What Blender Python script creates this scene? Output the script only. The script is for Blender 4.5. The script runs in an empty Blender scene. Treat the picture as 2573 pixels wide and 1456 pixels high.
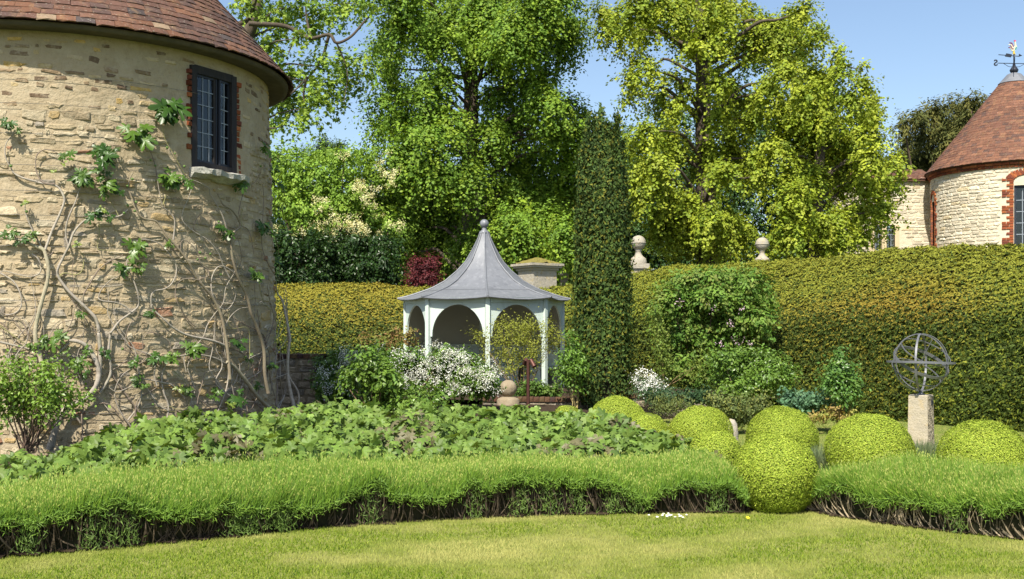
import bpy, math, random
import numpy as np
from mathutils import Vector, Matrix

# ------------------------------------------------------------------ camera, sky, sun, exposure
scene = bpy.context.scene
COL = scene.collection
F, CX, HY, EYE = 2758.9, 1286.5, 831.0, 1.6          # focal length, centre and horizon of the view, eye height
cam_data = bpy.data.cameras.new("camera")
cam_data.angle = math.radians(50.0)
cam_data.shift_y = (HY - 728.0) / 2573.0
cam_data.clip_end = 2000.0
cam = bpy.data.objects.new("camera", cam_data)
cam.location = (0, 0, EYE)
cam.rotation_euler = (math.radians(90), 0, 0)
COL.objects.link(cam)
scene.camera = cam

SUN_AZ, SUN_EL = math.radians(-19.0), math.radians(51.0)   # behind the camera, to the left
world = bpy.data.worlds.new("World")
scene.world = world
world.use_nodes = True
wn, wl = world.node_tree.nodes, world.node_tree.links
sky = wn.new("ShaderNodeTexSky")
sky.sky_type = 'NISHITA'
sky.sun_disc = False
sky.sun_elevation = SUN_EL
sky.sun_rotation = math.pi - SUN_AZ
sky.altitude = 0.0
sky.air_density = 1.0
sky.dust_density = 1.2
sky.ozone_density = 1.2
wl.new(sky.outputs[0], wn["Background"].inputs[0])
wn["Background"].inputs[1].default_value = 0.108
sun_data = bpy.data.lights.new("sun", 'SUN')
sun_data.energy = 4.9
sun_data.angle = math.radians(0.5)
sun_data.color = (1.0, 0.93, 0.80)
sun = bpy.data.objects.new("sun", sun_data)
sdir = Vector((math.sin(SUN_AZ) * math.cos(SUN_EL), -math.cos(SUN_AZ) * math.cos(SUN_EL), math.sin(SUN_EL)))
sun.rotation_euler = sdir.to_track_quat('Z', 'Y').to_euler()
sun.location = (-10, -20, 30)
COL.objects.link(sun)
scene.view_settings.view_transform = 'Standard'
scene.view_settings.look = 'None'
scene.view_settings.exposure = 0.74
scene.view_settings.gamma = 1.0
scene.render.engine = 'CYCLES'
scene.cycles.max_bounces = 6
scene.cycles.transparent_max_bounces = 6

# ------------------------------------------------------------------ helpers
rng = np.random.default_rng(11)
R = math.radians
def P(x, y, d):
    return np.array([(x - CX) / F * d, d, EYE + (HY - y) / F * d])
def pix(p):
    return CX + F * p[0] / p[1], HY - F * (p[2] - EYE) / p[1]
def on_ground(x, y, z=0.0):
    return P(x, y, (EYE - z) * F / (y - HY))
# conversions from enlarged views of the photograph
def cA(x, y): return .3221 * x, .3221 * y
def cB(x, y): return .34507 * x, 435.5 + .34513 * y
def cC(x, y): return .2531 * x, 837.5 + .2531 * y
def cD(x, y): return .4017 * x, 871 + .4017 * y
def cE(x, y): return 770.5 + .29946 * x, 804 + .29946 * y
def cG(x, y): return 1340 + .4141 * x, 536 + .4141 * y
def cH(x, y): return 1541 + .2604 * x, 904.5 + .2604 * y
def c3(x, y): return 1440.5 + .4509 * x, .4509 * y
def c6(x, y): return 1943 + .46 * x, .46 * y
def c8(x, y): return 569.5 + .4602 * x, .4602 * y
def cI(x, y): return x, y
SC = {cA: .3221, cB: .345, cC: .2531, cD: .4017, cE: .29946, cG: .4141, cH: .2604, c3: .4509, c6: .46, c8: .4602, cI: 1.0}

def unit(v):
    v = np.asarray(v, float)
    return v / np.maximum(np.linalg.norm(v, axis=-1, keepdims=True), 1e-9)
_nz = {}
def nz(p, freq, seed=0):
    """smooth noise about 0, range roughly -1..1"""
    if seed not in _nz:
        r = np.random.default_rng(seed + 100)
        _nz[seed] = (unit(r.normal(size=(7, 3))) * r.uniform(.6, 1.7, (7, 1)), r.uniform(0, 6.28, 7))
    k, ph = _nz[seed]
    return np.sin(np.asarray(p) @ (k.T * freq) + ph).sum(-1) / 3.2

# ---- materials
MATS = {}
def mat(name, col=(.5, .5, .5), rough=.8, metal=0.0, src=None, mixes=(), bump=(), spec=.3, trans=0.0, coat=0.0):
    if name in MATS: return MATS[name]
    m = bpy.data.materials.new(name)
    m.use_nodes = True
    N, L = m.node_tree.nodes, m.node_tree.links
    b = N["Principled BSDF"]
    b.inputs["Roughness"].default_value = rough
    b.inputs["Metallic"].default_value = metal
    b.inputs["Specular IOR Level"].default_value = spec
    if src == 'col':
        a = N.new("ShaderNodeAttribute"); a.attribute_name = "col"; c = a.outputs["Color"]
    elif src == 'obj':
        a = N.new("ShaderNodeObjectInfo"); c = a.outputs["Color"]
    else:
        a = N.new("ShaderNodeRGB"); a.outputs[0].default_value = (*col, 1); c = a.outputs[0]
    geo = N.new("ShaderNodeNewGeometry")
    def noise(scale, detail, stretch=None):
        n = N.new("ShaderNodeTexNoise")
        n.inputs["Scale"].default_value = scale
        n.inputs["Detail"].default_value = detail
        n.inputs["Roughness"].default_value = .62
        if stretch:
            mp = N.new("ShaderNodeMapping"); mp.inputs["Scale"].default_value = stretch
            L.new(geo.outputs["Position"], mp.inputs[0]); L.new(mp.outputs[0], n.inputs[0])
        else:
            L.new(geo.outputs["Position"], n.inputs[0])
        return n.outputs["Fac"]
    for mx in mixes:      # (scale, lo, hi, colour, strength[, stretch])
        f = noise(mx[0], 5, mx[5] if len(mx) > 5 else None)
        mr = N.new("ShaderNodeMapRange")
        mr.inputs["From Min"].default_value = mx[1]; mr.inputs["From Max"].default_value = mx[2]
        mr.inputs["To Max"].default_value = mx[4]
        L.new(f, mr.inputs[0])
        mi = N.new("ShaderNodeMix"); mi.data_type = 'RGBA'
        mi.inputs[7].default_value = (*mx[3], 1)
        L.new(mr.outputs[0], mi.inputs[0]); L.new(c, mi.inputs[6])
        c = mi.outputs[2]
    L.new(c, b.inputs["Base Color"])
    prev = None
    for bp in bump:       # (scale, strength, distance[, stretch])
        f = noise(bp[0], 6, bp[3] if len(bp) > 3 else None)
        bn = N.new("ShaderNodeBump")
        bn.inputs["Strength"].default_value = bp[1]; bn.inputs["Distance"].default_value = bp[2]
        L.new(f, bn.inputs["Height"])
        if prev: L.new(prev, bn.inputs["Normal"])
        prev = bn.outputs[0]
    if prev: L.new(prev, b.inputs["Normal"])
    if trans > 0:
        t = N.new("ShaderNodeBsdfTranslucent")
        g = N.new("ShaderNodeMix"); g.data_type = 'RGBA'; g.blend_type = 'MULTIPLY'
        g.inputs[0].default_value = 1.0
        g.inputs[7].default_value = (1.25, 1.15, .55, 1)
        L.new(c, g.inputs[6]); L.new(g.outputs[2], t.inputs[0])
        ms = N.new("ShaderNodeMixShader"); ms.inputs[0].default_value = trans
        L.new(b.outputs[0], ms.inputs[1]); L.new(t.outputs[0], ms.inputs[2])
        L.new(ms.outputs[0], N["Material Output"].inputs[0])
    MATS[name] = m
    return m

LEAF = mat("leaf", src='col', rough=.55, trans=.26, spec=.25)
LEAF_GLOSS = mat("leaf_glossy", src='col', rough=.36, trans=.28, spec=.42)
NEEDLE = mat("needle", src='col', rough=.7, trans=.12, spec=.15)
PETAL = mat("petal", src='col', rough=.7, trans=.25, spec=.1)
BARK = mat("bark", (.075, .058, .042), .95, mixes=[(6, .35, .7, (.13, .105, .08), .8), (30, .4, .7, (.05, .04, .03), .7)], bump=[(22, .7, .03, (1, 1, .25))])
FIGBARK = mat("fig_bark", src='col', rough=.8, mixes=[(30, .45, .7, (.17, .14, .10), .55), (9, .5, .75, (.25, .26, .16), .4)], bump=[(50, .35, .01)])
TWIG = mat("twig", src='col', rough=.9)
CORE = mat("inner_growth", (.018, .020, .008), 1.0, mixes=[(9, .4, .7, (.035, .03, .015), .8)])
STONE_O = mat("stone", src='obj', rough=.92, mixes=[(14, .5, .75, (.62, .56, .42), .45), (5, .58, .78, (.16, .13, .10), .55), (40, .55, .8, (.20, .15, .09), .5)], bump=[(18, .9, .03), (70, .5, .008)], spec=.15)
STONE_C = mat("stone_joined", src='col', rough=.92, mixes=[(14, .5, .75, (.62, .56, .42), .45), (5, .58, .78, (.16, .13, .10), .55), (40, .55, .8, (.20, .15, .09), .5)], bump=[(18, .9, .03), (70, .5, .008)], spec=.15)
TILE_MIX = [(16, .5, .72, (.06, .045, .035), .75), (45, .60, .72, (.45, .42, .34), .65), (7, .55, .75, (.32, .20, .10), .5)]
TILE_O = mat("tile", src='obj', rough=.88, mixes=TILE_MIX, bump=[(40, .6, .008)], spec=.2)
TILE_C = mat("tile_joined", src='col', rough=.88, mixes=TILE_MIX, bump=[(40, .6, .008)], spec=.2)
BRICK_C = mat("brick_joined", src='col', rough=.9, mixes=[(20, .5, .75, (.16, .06, .035), .6), (50, .6, .8, (.45, .35, .26), .4)], bump=[(45, .6, .006)], spec=.15)
BRICK_O = mat("brick", src='obj', rough=.9, mixes=[(20, .5, .75, (.16, .06, .035), .6), (50, .6, .8, (.45, .35, .26), .4)], bump=[(45, .6, .006)], spec=.15)

# ---- mesh builders
def mesh_np(name, V, Fc, col=None, material=None, smooth=False):
    me = bpy.data.meshes.new(name)
    V = np.ascontiguousarray(V, np.float32); Fc = np.ascontiguousarray(Fc, np.int32)
    nf, k = Fc.shape
    me.vertices.add(len(V)); me.vertices.foreach_set("co", V.ravel())
    me.loops.add(nf * k); me.loops.foreach_set("vertex_index", Fc.ravel())
    me.polygons.add(nf); me.polygons.foreach_set("loop_start", np.arange(0, nf * k, k, dtype=np.int32))
    me.polygons.foreach_set("use_smooth", np.full(nf, bool(smooth)))
    if col is not None:
        at = me.attributes.new("col", 'FLOAT_COLOR', 'POINT')
        at.data.foreach_set("color", np.ascontiguousarray(np.c_[col, np.ones(len(col))], np.float32).ravel())
    me.update(calc_edges=True)
    if material: me.materials.append(material)
    return me
def link(name, me, parent=None):
    o = bpy.data.objects.new(name, me)
    COL.objects.link(o)
    if parent is not None:
        o.parent = parent
        root = parent
        while root.parent is not None: root = root.parent
        if parent.parent is None: o.matrix_parent_inverse = Matrix.Translation(-Vector(root.location))
    return o
def thing(name, label, cat, loc=(0, 0, 0), group=None):
    o = bpy.data.objects.new(name, None); COL.objects.link(o)
    o.location = Vector([float(v) for v in loc]); o.empty_display_size = .1
    o["label"] = label; o["category"] = cat
    if group: o["group"] = group
    return o
def tag(o, label, cat=None, kind=None, group=None):
    o["label"] = label
    if cat: o["category"] = cat
    if kind: o["kind"] = kind
    if group: o["group"] = group
    return o

class Acc:
    """collects polygons (tris) with colour into one mesh"""
    def __init__(s): s.V, s.F, s.C, s.n = [], [], [], 0
    def add(s, V, Fc, col=None):
        V = np.asarray(V, float).reshape(-1, 3); Fc = np.asarray(Fc, int)
        if Fc.shape[1] == 4: Fc = np.r_[Fc[:, [0, 1, 2]], Fc[:, [0, 2, 3]]]
        s.V.append(V); s.F.append(Fc + s.n); s.n += len(V)
        s.C.append(np.tile(np.asarray(col if col is not None else (.5, .5, .5), float), (len(V), 1)))
    def build(s, name, m, parent=None, smooth=False):
        me = mesh_np(name, np.concatenate(s.V), np.concatenate(s.F), np.concatenate(s.C), m, smooth)
        return link(name, me, parent)

def tube(acc, path, rad, seg=6, col=None, cap=True):
    p = np.asarray(path, float); n = len(p)
    rad = np.broadcast_to(np.asarray(rad, float), (n,))
    t = unit(np.gradient(p, axis=0))
    up = np.array([0, 0, 1.]) if abs(t[0, 2]) < .9 else np.array([1., 0, 0])
    a = unit(np.cross(t, up)); b = np.cross(t, a)
    th = np.linspace(0, 2 * np.pi, seg, endpoint=False)
    ring = p[:, None] + rad[:, None, None] * (np.cos(th)[None, :, None] * a[:, None] + np.sin(th)[None, :, None] * b[:, None])
    V = ring.reshape(-1, 3)
    i, j = np.meshgrid(np.arange(n - 1), np.arange(seg), indexing='ij')
    q = np.stack([i * seg + j, i * seg + (j + 1) % seg, (i + 1) * seg + (j + 1) % seg, (i + 1) * seg + j], -1).reshape(-1, 4)
    acc.add(V, q, col)
    if cap:
        for e, k in ((0, 1), (n - 1, -1)):
            vv = np.r_[ring[e], p[e][None]]
            fs = [[j, seg, (j + 1) % seg] if k == 1 else [(j + 1) % seg, seg, j] for j in range(seg)]
            acc.add(vv, fs, col)
def spline(pts, n=8):
    p = np.asarray(pts, float)
    if len(p) < 3: 
        t = np.linspace(0, 1, n)[:, None]; return p[0] * (1 - t) + p[-1] * t
    q = np.r_[[2 * p[0] - p[1]], p, [2 * p[-1] - p[-2]]]
    out = []
    for i in range(1, len(q) - 2):
        t = np.linspace(0, 1, n, endpoint=False)[:, None]
        a, b, c, d = q[i - 1], q[i], q[i + 1], q[i + 2]
        out.append(.5 * (2 * b + (c - a) * t + (2 * a - 5 * b + 4 * c - d) * t ** 2 + (3 * b - a - 3 * c + d) * t ** 3))
    out.append(p[-1][None])
    return np.concatenate(out)
BOXF = np.array([[0, 2, 3, 1], [4, 5, 7, 6], [0, 1, 5, 4], [2, 6, 7, 3], [0, 4, 6, 2], [1, 3, 7, 5]])
def box(acc, c, s, fr=None, col=None):
    """box with centre c and size s in frame fr = (origin, x, y, z)"""
    g = np.array([(i, j, k) for i in (-.5, .5) for j in (-.5, .5) for k in (-.5, .5)]) * np.asarray(s) + np.asarray(c)
    if fr is not None: g = fr[0] + g[:, :1] * fr[1] + g[:, 1:2] * fr[2] + g[:, 2:] * fr[3]
    acc.add(g, BOXF, col)
def lathe(acc, c, prof, seg=24, col=None, phase=0.0):
    prof = np.asarray(prof, float); n = len(prof)
    th = np.linspace(0, 2 * np.pi, seg, endpoint=False) + phase
    V = np.stack([np.outer(prof[:, 0], np.cos(th)), np.outer(prof[:, 0], np.sin(th)), np.repeat(prof[:, 1:2], seg, 1)], -1).reshape(-1, 3) + np.asarray(c)
    i, j = np.meshgrid(np.arange(n - 1), np.arange(seg), indexing='ij')
    q = np.stack([i * seg + j, i * seg + (j + 1) % seg, (i + 1) * seg + (j + 1) % seg, (i + 1) * seg + j], -1).reshape(-1, 4)
    acc.add(V, q, col)
def part_box(name, c, s, fr, m, parent, bevel=0.0):
    a = Acc(); box(a, c, s, fr)
    me = mesh_np(name, np.concatenate(a.V), np.array(BOXF), None, m)
    o = link(name, me, parent)
    if bevel:
        md = o.modifiers.new("bevel", 'BEVEL'); md.width = bevel; md.segments = 2
    return o

# ---- leaf templates: x across, y along to the tip, z the face normal
def fan_tris(n): return [[0, i, i + 1] for i in range(1, n - 1)]
T_DIAMOND = (np.array([(0, 0, 0), (.30, .45, .07), (0, 1, 0), (-.30, .45, .07)], float), np.array([(0, 1, 2), (0, 2, 3)]))
T_NARROW = (np.array([(0, 0, 0), (.17, .45, .05), (0, 1, -.04), (-.17, .45, .05)], float), np.array([(0, 1, 2), (0, 2, 3)]))
T_GINKGO = (np.array([(0, 0, 0), (.50, .72, .08), (0, .88, -.02), (-.50, .72, .08)], float), np.array([(0, 1, 2), (0, 2, 3)]))
T_SPRIG = (np.array([(-.21, 0, 0), (.21, .05, 0), (0, 1, .05)], float), np.array([(0, 1, 2)]))
T_BOXLEAF = (np.array([(-.34, .1, 0), (.34, .1, 0), (0, 1, .03)], float), np.array([(0, 1, 2)]))
def lobed(depths, mid):
    """palmate leaf: lobe tips alternate with notches round the base"""
    pts = [(0, 0, 0)]
    k = len(depths)
    for i, r_ in enumerate(depths):
        a = -2.25 + 4.5 * i / (k - 1)
        pts.append((r_ * math.sin(a) * .9, .36 + r_ * math.cos(a) * .66, -.06 * r_ if i % 2 == 0 else .05))
    pts[0] = (0, .30, .05)
    v = [(p[0], p[1] - .0, p[2]) for p in pts]
    return np.array(v, float), np.array([[0, i, i + 1] for i in range(1, k)] + [[0, k, 1]])
def mirror(half, c, cup=.12):
    h = [(x, y) for x, y in half]
    out = h + [(-x, y) for x, y in h[-2:0:-1]]
    v = [(c[0], c[1], .04)] + [(x, y, -cup * x * x * 2 - .10 * max(0, y - .5)) for x, y in out]
    n = len(out)
    return np.array(v, float), np.array([[0, i + 1, (i + 1) % n + 1] for i in range(n)])
T_MAPLE = lobed([.5, .33, .72, .42, 1.0, .42, .72, .33, .5], 0)
T_FIG = mirror([(0, .0), (.13, -.10), (.34, -.06), (.46, .10), (.34, .22), (.17, .26), (.40, .42), (.55, .62), (.47, .72), (.30, .60), (.12, .46), (.19, .72), (.16, .92), (0, 1.02)], (0, .26))
T_ANEMONE = mirror([(0, .02), (.26, -.10), (.50, .10), (.38, .24), (.24, .30), (.52, .50), (.44, .70), (.16, .56), (.17, .82), (0, 1.08)], (0, .30), .3)
T_BLADE = (np.array([(-.5, 0, 0), (.5, 0, 0), (.12, 1, .12)], float), np.array([(0, 1, 2)]))

def frames(nrm, tip):
    nrm = unit(nrm)
    t = unit(tip - (tip * nrm).sum(-1, keepdims=True) * nrm)
    return np.cross(t, nrm), t, nrm
def scatter(name, tmpl, pos, nrm, tip, sc, col, m, parent=None):
    tv, tf = tmpl
    n, k = len(pos), len(tv)
    X, Y, Z = frames(nrm, tip)
    sc = np.asarray(sc, float)
    if sc.ndim == 1: sc = np.repeat(sc[:, None], 3, 1)
    V = pos[:, None] + (tv[None, :, :1] * sc[:, None, :1]) * X[:, None] + (tv[None, :, 1:2] * sc[:, None, 1:2]) * Y[:, None] + (tv[None, :, 2:] * sc[:, None, 2:]) * Z[:, None]
    Fc = tf[None] + (np.arange(n) * k)[:, None, None]
    me = mesh_np(name, V.reshape(-1, 3), Fc.reshape(-1, 3), np.repeat(col, k, 0), m)
    o = link(name, me, parent)
    if parent is not None and name not in ("crown", "foliage"): o["kind"] = "stuff"
    return o
def rand(n): return rng.normal(size=(n, 3)) * .58
def pick(cols, n, jit=.16):
    """n leaf colours between the listed ones"""
    cols = np.asarray(cols, float)
    i = rng.integers(0, len(cols), n); j = rng.integers(0, len(cols), n); t = rng.random((n, 1))
    c = cols[i] * (1 - t) + cols[j] * t
    return np.clip(c * (1 + rng.normal(size=(n, 1)) * jit), .003, .9)

def grow(clumps, conv, d0, dens, leaf, cols, depth=1.5, droop=.3, spray=(.45, 14), up=.55, inner=.35, dz=None, jit=.1, thick=.8, fuzz=.43, flat_=1.0):
    """leaf positions for a crown made of clumps given as (x, y, rx, ry); sprays of leaves fill each clump"""
    out = [[], [], [], [], []]
    s = SC[conv]; cen = []
    for q in clumps:
        x, y = conv(q[0], q[1]); rx, ry = q[2] * s, q[3] * s
        dd = d0 + (rng.uniform(-1, .7) * depth if dz is None else dz)
        if len(q) > 4: dd = d0 + q[4]
        c = P(x, y, dd); k = dd / F
        rad = np.array([rx * k, .5 * (rx + ry) * k * thick, ry * k * flat_])
        cen.append(c)
        ns = max(2, int(dens * rx * ry / spray[1]))
        g_ = rng.normal(size=(ns, 3)) * fuzz
        gl = np.linalg.norm(g_, axis=1, keepdims=True)
        g_ = g_ * np.minimum(1, 1.35 / gl)
        u = unit(g_)
        st = c + (g_ + u * inner * .35) * rad
        dr = unit(u * .7 + np.array([0, 0, -droop]) + rand(ns) * .55)
        m_ = spray[1]
        t = rng.random((ns, m_, 1))
        L_ = spray[0] * rng.uniform(.35, 1.35, (ns, 1, 1))
        pos = st[:, None] + dr[:, None] * (t - .35) * L_ + np.array([0, 0, -.25 * droop]) * (t * L_) ** 2 / max(spray[0], .01) + rng.normal(size=(ns, m_, 3)) * jit * spray[0]
        sh = rng.normal(size=(ns, 1, 1)) * .10
        cc = np.repeat(pick(cols, ns, .06)[:, None], m_, 1) * (1 + sh + rng.normal(size=(ns, m_, 1)) * .10)
        n = ns * m_
        uu = np.repeat(u[:, None], m_, 1).reshape(n, 3)
        nrm = uu * .8 + np.array([-.1, -.15, up * .8]) + rand(n) * .65
        tip = np.repeat(dr[:, None], m_, 1).reshape(n, 3) * .5 + np.array([0, 0, -droop]) + rand(n) * .8
        out[0].append(pos.reshape(n, 3)); out[1].append(nrm); out[2].append(tip)
        out[3].append(leaf * rng.uniform(.65, 1.25, n)); out[4].append(np.clip(cc.reshape(n, 3), .002, .9))
    return [np.concatenate(o) for o in out], cen
def limbs(acc, trunk, cen, every=1, r0=.07, col=None, rise=.35, seg=5):
    """branches from the trunk path out to the clump centres"""
    tp = np.asarray(trunk)
    for i, c in enumerate(cen):
        if i % every: continue
        h = np.linalg.norm((tp - c)[:, :2], axis=1)
        want = c[2] - rise * h
        k = int(np.argmin(np.abs(tp[:, 2] - want) + .05 * h))
        a = tp[k]; L_ = np.linalg.norm(c - a)
        mid = (a + c) / 2 + np.array([0, 0, .12 * L_]) + rand(1)[0] * .06 * L_
        q1 = a * .7 + mid * .3 + rand(1)[0] * .04 * L_
        pth = spline([a, q1, mid, (mid + c) / 2 + rand(1)[0] * .05 * L_, c], 4)
        tube(acc, pth, np.linspace(r0 * min(1, .35 + L_ / 6), .012, len(pth)), seg, col, cap=False)

# ------------------------------------------------------------------ ground
LAWN = mat("lawn", (.19, .225, .045), .95, mixes=[(1.6, .40, .66, (.30, .29, .10), .85, (.55, 1.5, 1)), (5, .45, .7, (.09, .14, .025), .55), (60, .4, .7, (.22, .23, .07), .4)], bump=[(90, .7, .02), (9, .3, .02)], spec=.1)
SOIL = mat("soil", (.062, .044, .030), 1.0, mixes=[(12, .4, .7, (.032, .023, .016), .8), (60, .55, .75, (.12, .09, .06), .5)], bump=[(30, .9, .04)], spec=.1)
def sheet(name, x0, x1, y0, y1, nx, ny, zf, m, label, clip=None):
    xs, ys = np.linspace(x0, x1, nx), np.linspace(y0, y1, ny)
    gx, gy = np.meshgrid(xs, ys)
    V = np.stack([gx, gy, np.zeros_like(gx)], -1)
    V[..., 2] = zf(gx, gy)
    i, j = np.meshgrid(np.arange(ny - 1), np.arange(nx - 1), indexing='ij')
    q = np.stack([i * nx + j, i * nx + j + 1, (i + 1) * nx + j + 1, (i + 1) * nx + j], -1).reshape(-1, 4)
    if clip is not None:
        cxy = V.reshape(-1, 3)[q].mean(1); q = q[clip(cxy[:, 0], cxy[:, 1])]
    o = link(name, mesh_np(name, V.reshape(-1, 3), q, None, m, True))
    return tag(o, label, kind="structure")
def flat(z): return lambda x, y: np.full_like(x, z)
sheet("ground", -600, 600, -200, 1200, 4, 4, flat(-.03), mat("far_ground", (.06, .09, .025), 1.0), "grassy ground reaching out beyond the garden")
def lawn_z(x, y): return .006 * nz(np.stack([x, y, 0 * x], -1), 1.3, 3)
sheet("lawn", -16, 16, 1, 24, 120, 100, lawn_z, LAWN, "mown green lawn with pale dry patches")

# front edge of the lavender hedges along the lawn, from the photograph
LAV_L = np.array([on_ground(x, y)[:2] for x, y in ((-420, 1462), (-200, 1438), (0, 1410), (250, 1390), (500, 1366), (800, 1336), (1100, 1316), (1400, 1303), (1660, 1297), (1880, 1296))])
LAV_R = np.array([on_ground(x, y)[:2] for x, y in ((2015, 1288), (2110, 1306), (2250, 1326), (2420, 1346), (2573, 1364), (2760, 1392), (2960, 1420))])
def front_y(x):
    a = np.r_[LAV_L, LAV_R]
    return np.interp(x, a[:, 0], a[:, 1])
def bed_z(x, y):
    d = y - front_y(x)
    return .012 + .24 * np.clip(d / 2.6, 0, 1) * np.clip((2.4 - x) / 1.5, 0, 1) + .02 * nz(np.stack([x, y, 0 * x], -1), 4, 5) * np.clip(d * 3, 0, 1)
sheet("soil_bed", -9, 2.4, 6.5, 20, 110, 120, bed_z, SOIL, "brown soil of the planted bed round the tower", lambda x, y: (y > front_y(x) + .10))
sheet("soil_strip", 2.4, 5.6, 7.5, 10.4, 50, 50, bed_z, SOIL, "strip of bare soil under the right lavender hedge", lambda x, y: (y > front_y(x) + .10) & (y < front_y(x) + .9))

def pieces(items, meshes, name, parent, m_joined, rest, limit=300):
    """single objects for the pieces that show largest, the others joined into one part of kind stuff"""
    sc_ = []
    for M_, c, v in items:
        p = M_[:3, 3]; px, py = pix(p); nrm = M_[:3, 2]; view = unit(np.array([0, 0, EYE]) - p)
        f = float(nrm @ view) / max(np.linalg.norm(nrm), 1e-6)
        inside = -30 < px < 2603 and -30 < py < 1486
        size = np.linalg.norm(M_[:3, 0]) * np.linalg.norm(M_[:3, 1]) / p[1] ** 2
        sc_.append(size * f if inside and f > .03 else -1.0)
    order = np.argsort(-np.array(sc_))
    single = [k for k in order[:limit] if sc_[k] > 0]
    acc = Acc(); nrest = 0
    keep = set(single)
    for k, (M_, c, v) in enumerate(items):
        if k in keep:
            o = link(name, meshes[v], parent)
            o.matrix_basis = Matrix(M_.tolist())
            o.color = (*c, 1)
        else:
            me = meshes[v]
            co = np.empty(len(me.vertices) * 3); me.vertices.foreach_get("co", co); co = co.reshape(-1, 3)
            fc = np.empty(len(me.loops), int); me.loops.foreach_get("vertex_index", fc)
            acc.add(co @ M_[:3, :3].T + M_[:3, 3], fc.reshape(-1, 3), c); nrest += 1
    if nrest:
        o = acc.build(rest, m_joined, parent); o["kind"] = "stuff"
def stone_mesh(seed, m, sq=.75, rough=.10, n=10):
    """one rubble stone filling x, y in -.5...5; z is the outward side"""
    r_ = np.random.default_rng(seed)
    th = np.linspace(0, 2 * np.pi, n, endpoint=False) + r_.uniform(-.15, .15, n)
    e = 2 / (2 + 6 * sq)
    ox = .5 * np.sign(np.cos(th)) * np.abs(np.cos(th)) ** e; oy = .5 * np.sign(np.sin(th)) * np.abs(np.sin(th)) ** e
    k = 1 + r_.normal(size=n) * rough
    ox, oy = ox * k, oy * k
    rings = [(1.0, -.6), (.95, .15), (.80, .42)]
    V = []
    for s, z in rings:
        V += [(ox[i] * s, oy[i] * s, z + (r_.normal() * .10 if z > 0 else 0)) for i in range(n)]
    V.append((r_.normal() * .08, r_.normal() * .08, .5 + r_.normal() * .08))
    Fc = []
    for a in range(2):
        for i in range(n):
            j = (i + 1) % n
            Fc += [(a * n + i, a * n + j, (a + 1) * n + j), (a * n + i, (a + 1) * n + j, (a + 1) * n + i)]
    Fc += [(2 * n + i, 2 * n + (i + 1) % n, 3 * n) for i in range(n)]
    return mesh_np("stone", np.array(V), np.array(Fc), None, m)
def block_mesh(name, m, bev=.06, jit=.02, seed=0):
    """bevelled block for bricks, x, y, z in -.5...5"""
    r_ = np.random.default_rng(seed)
    b = bev
    V = []
    for z, s in ((-.5, 0), (.5 - b, 0), (.5, b)):
        for x, y in ((-1, -1), (1, -1), (1, 1), (-1, 1)):
            V.append((x * (.5 - s) + r_.normal() * jit * (z > 0), y * (.5 - s) + r_.normal() * jit * (z > 0), z + r_.normal() * jit * (z > .3)))
    Fc = []
    for a in range(2):
        for i in range(4):
            j = (i + 1) % 4
            Fc += [(a * 4 + i, a * 4 + j, (a + 1) * 4 + j), (a * 4 + i, (a + 1) * 4 + j, (a + 1) * 4 + i)]
    Fc += [(8, 9, 10), (8, 10, 11)]
    return mesh_np(name, np.array(V), np.array(Fc), None, m)
def tile_mesh(seed, m):
    """cambered clay tile: x width, y up the slope, z out of the roof; y = 0 at the lower edge"""
    r_ = np.random.default_rng(seed)
    xs = np.linspace(-.5, .5, 4)
    V = []
    for y, zt in ((0.0, 1.0), (1.0, .1)):
        for lvl in (0, 1):
            for x in xs:
                V.append((x + r_.normal() * .012, y + (r_.normal() * .03 if y == 0 else 0), zt * .55 + lvl * .45 - 1.0 * (2 * x) ** 2 * .16 * (1 - .5 * y)))
    Fc = []
    def q(a, b, c, d): Fc.extend([(a, b, c), (a, c, d)])
    for i in range(3):
        q(4 + i, 5 + i, 13 + i, 12 + i)                # top
        q(0 + i, 1 + i, 5 + i, 4 + i)                  # lower edge
        q(8 + i, 9 + i, 1 + i, 0 + i)                  # underside
    q(0, 4, 12, 8); q(3, 11, 15, 7)
    return mesh_np("roof_tile", np.array(V), np.array(Fc), None, m)
STONES = [stone_mesh(s, STONE_O, .55, .15) for s in range(22)]
TILES = [tile_mesh(s, TILE_O) for s in range(6)]
BRICKS = [block_mesh("brick", BRICK_O, .10, .03, s) for s in range(5)]
def mtx(p, x, y, z):
    M_ = np.eye(4); M_[:3, 0], M_[:3, 1], M_[:3, 2], M_[:3, 3] = x, y, z, p
    return M_
def brick_col():
    return tuple(np.array([(.30, .085, .035), (.24, .065, .03), (.36, .12, .045), (.18, .055, .035)][rng.integers(4)]) * rng.uniform(.8, 1.15))

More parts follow.
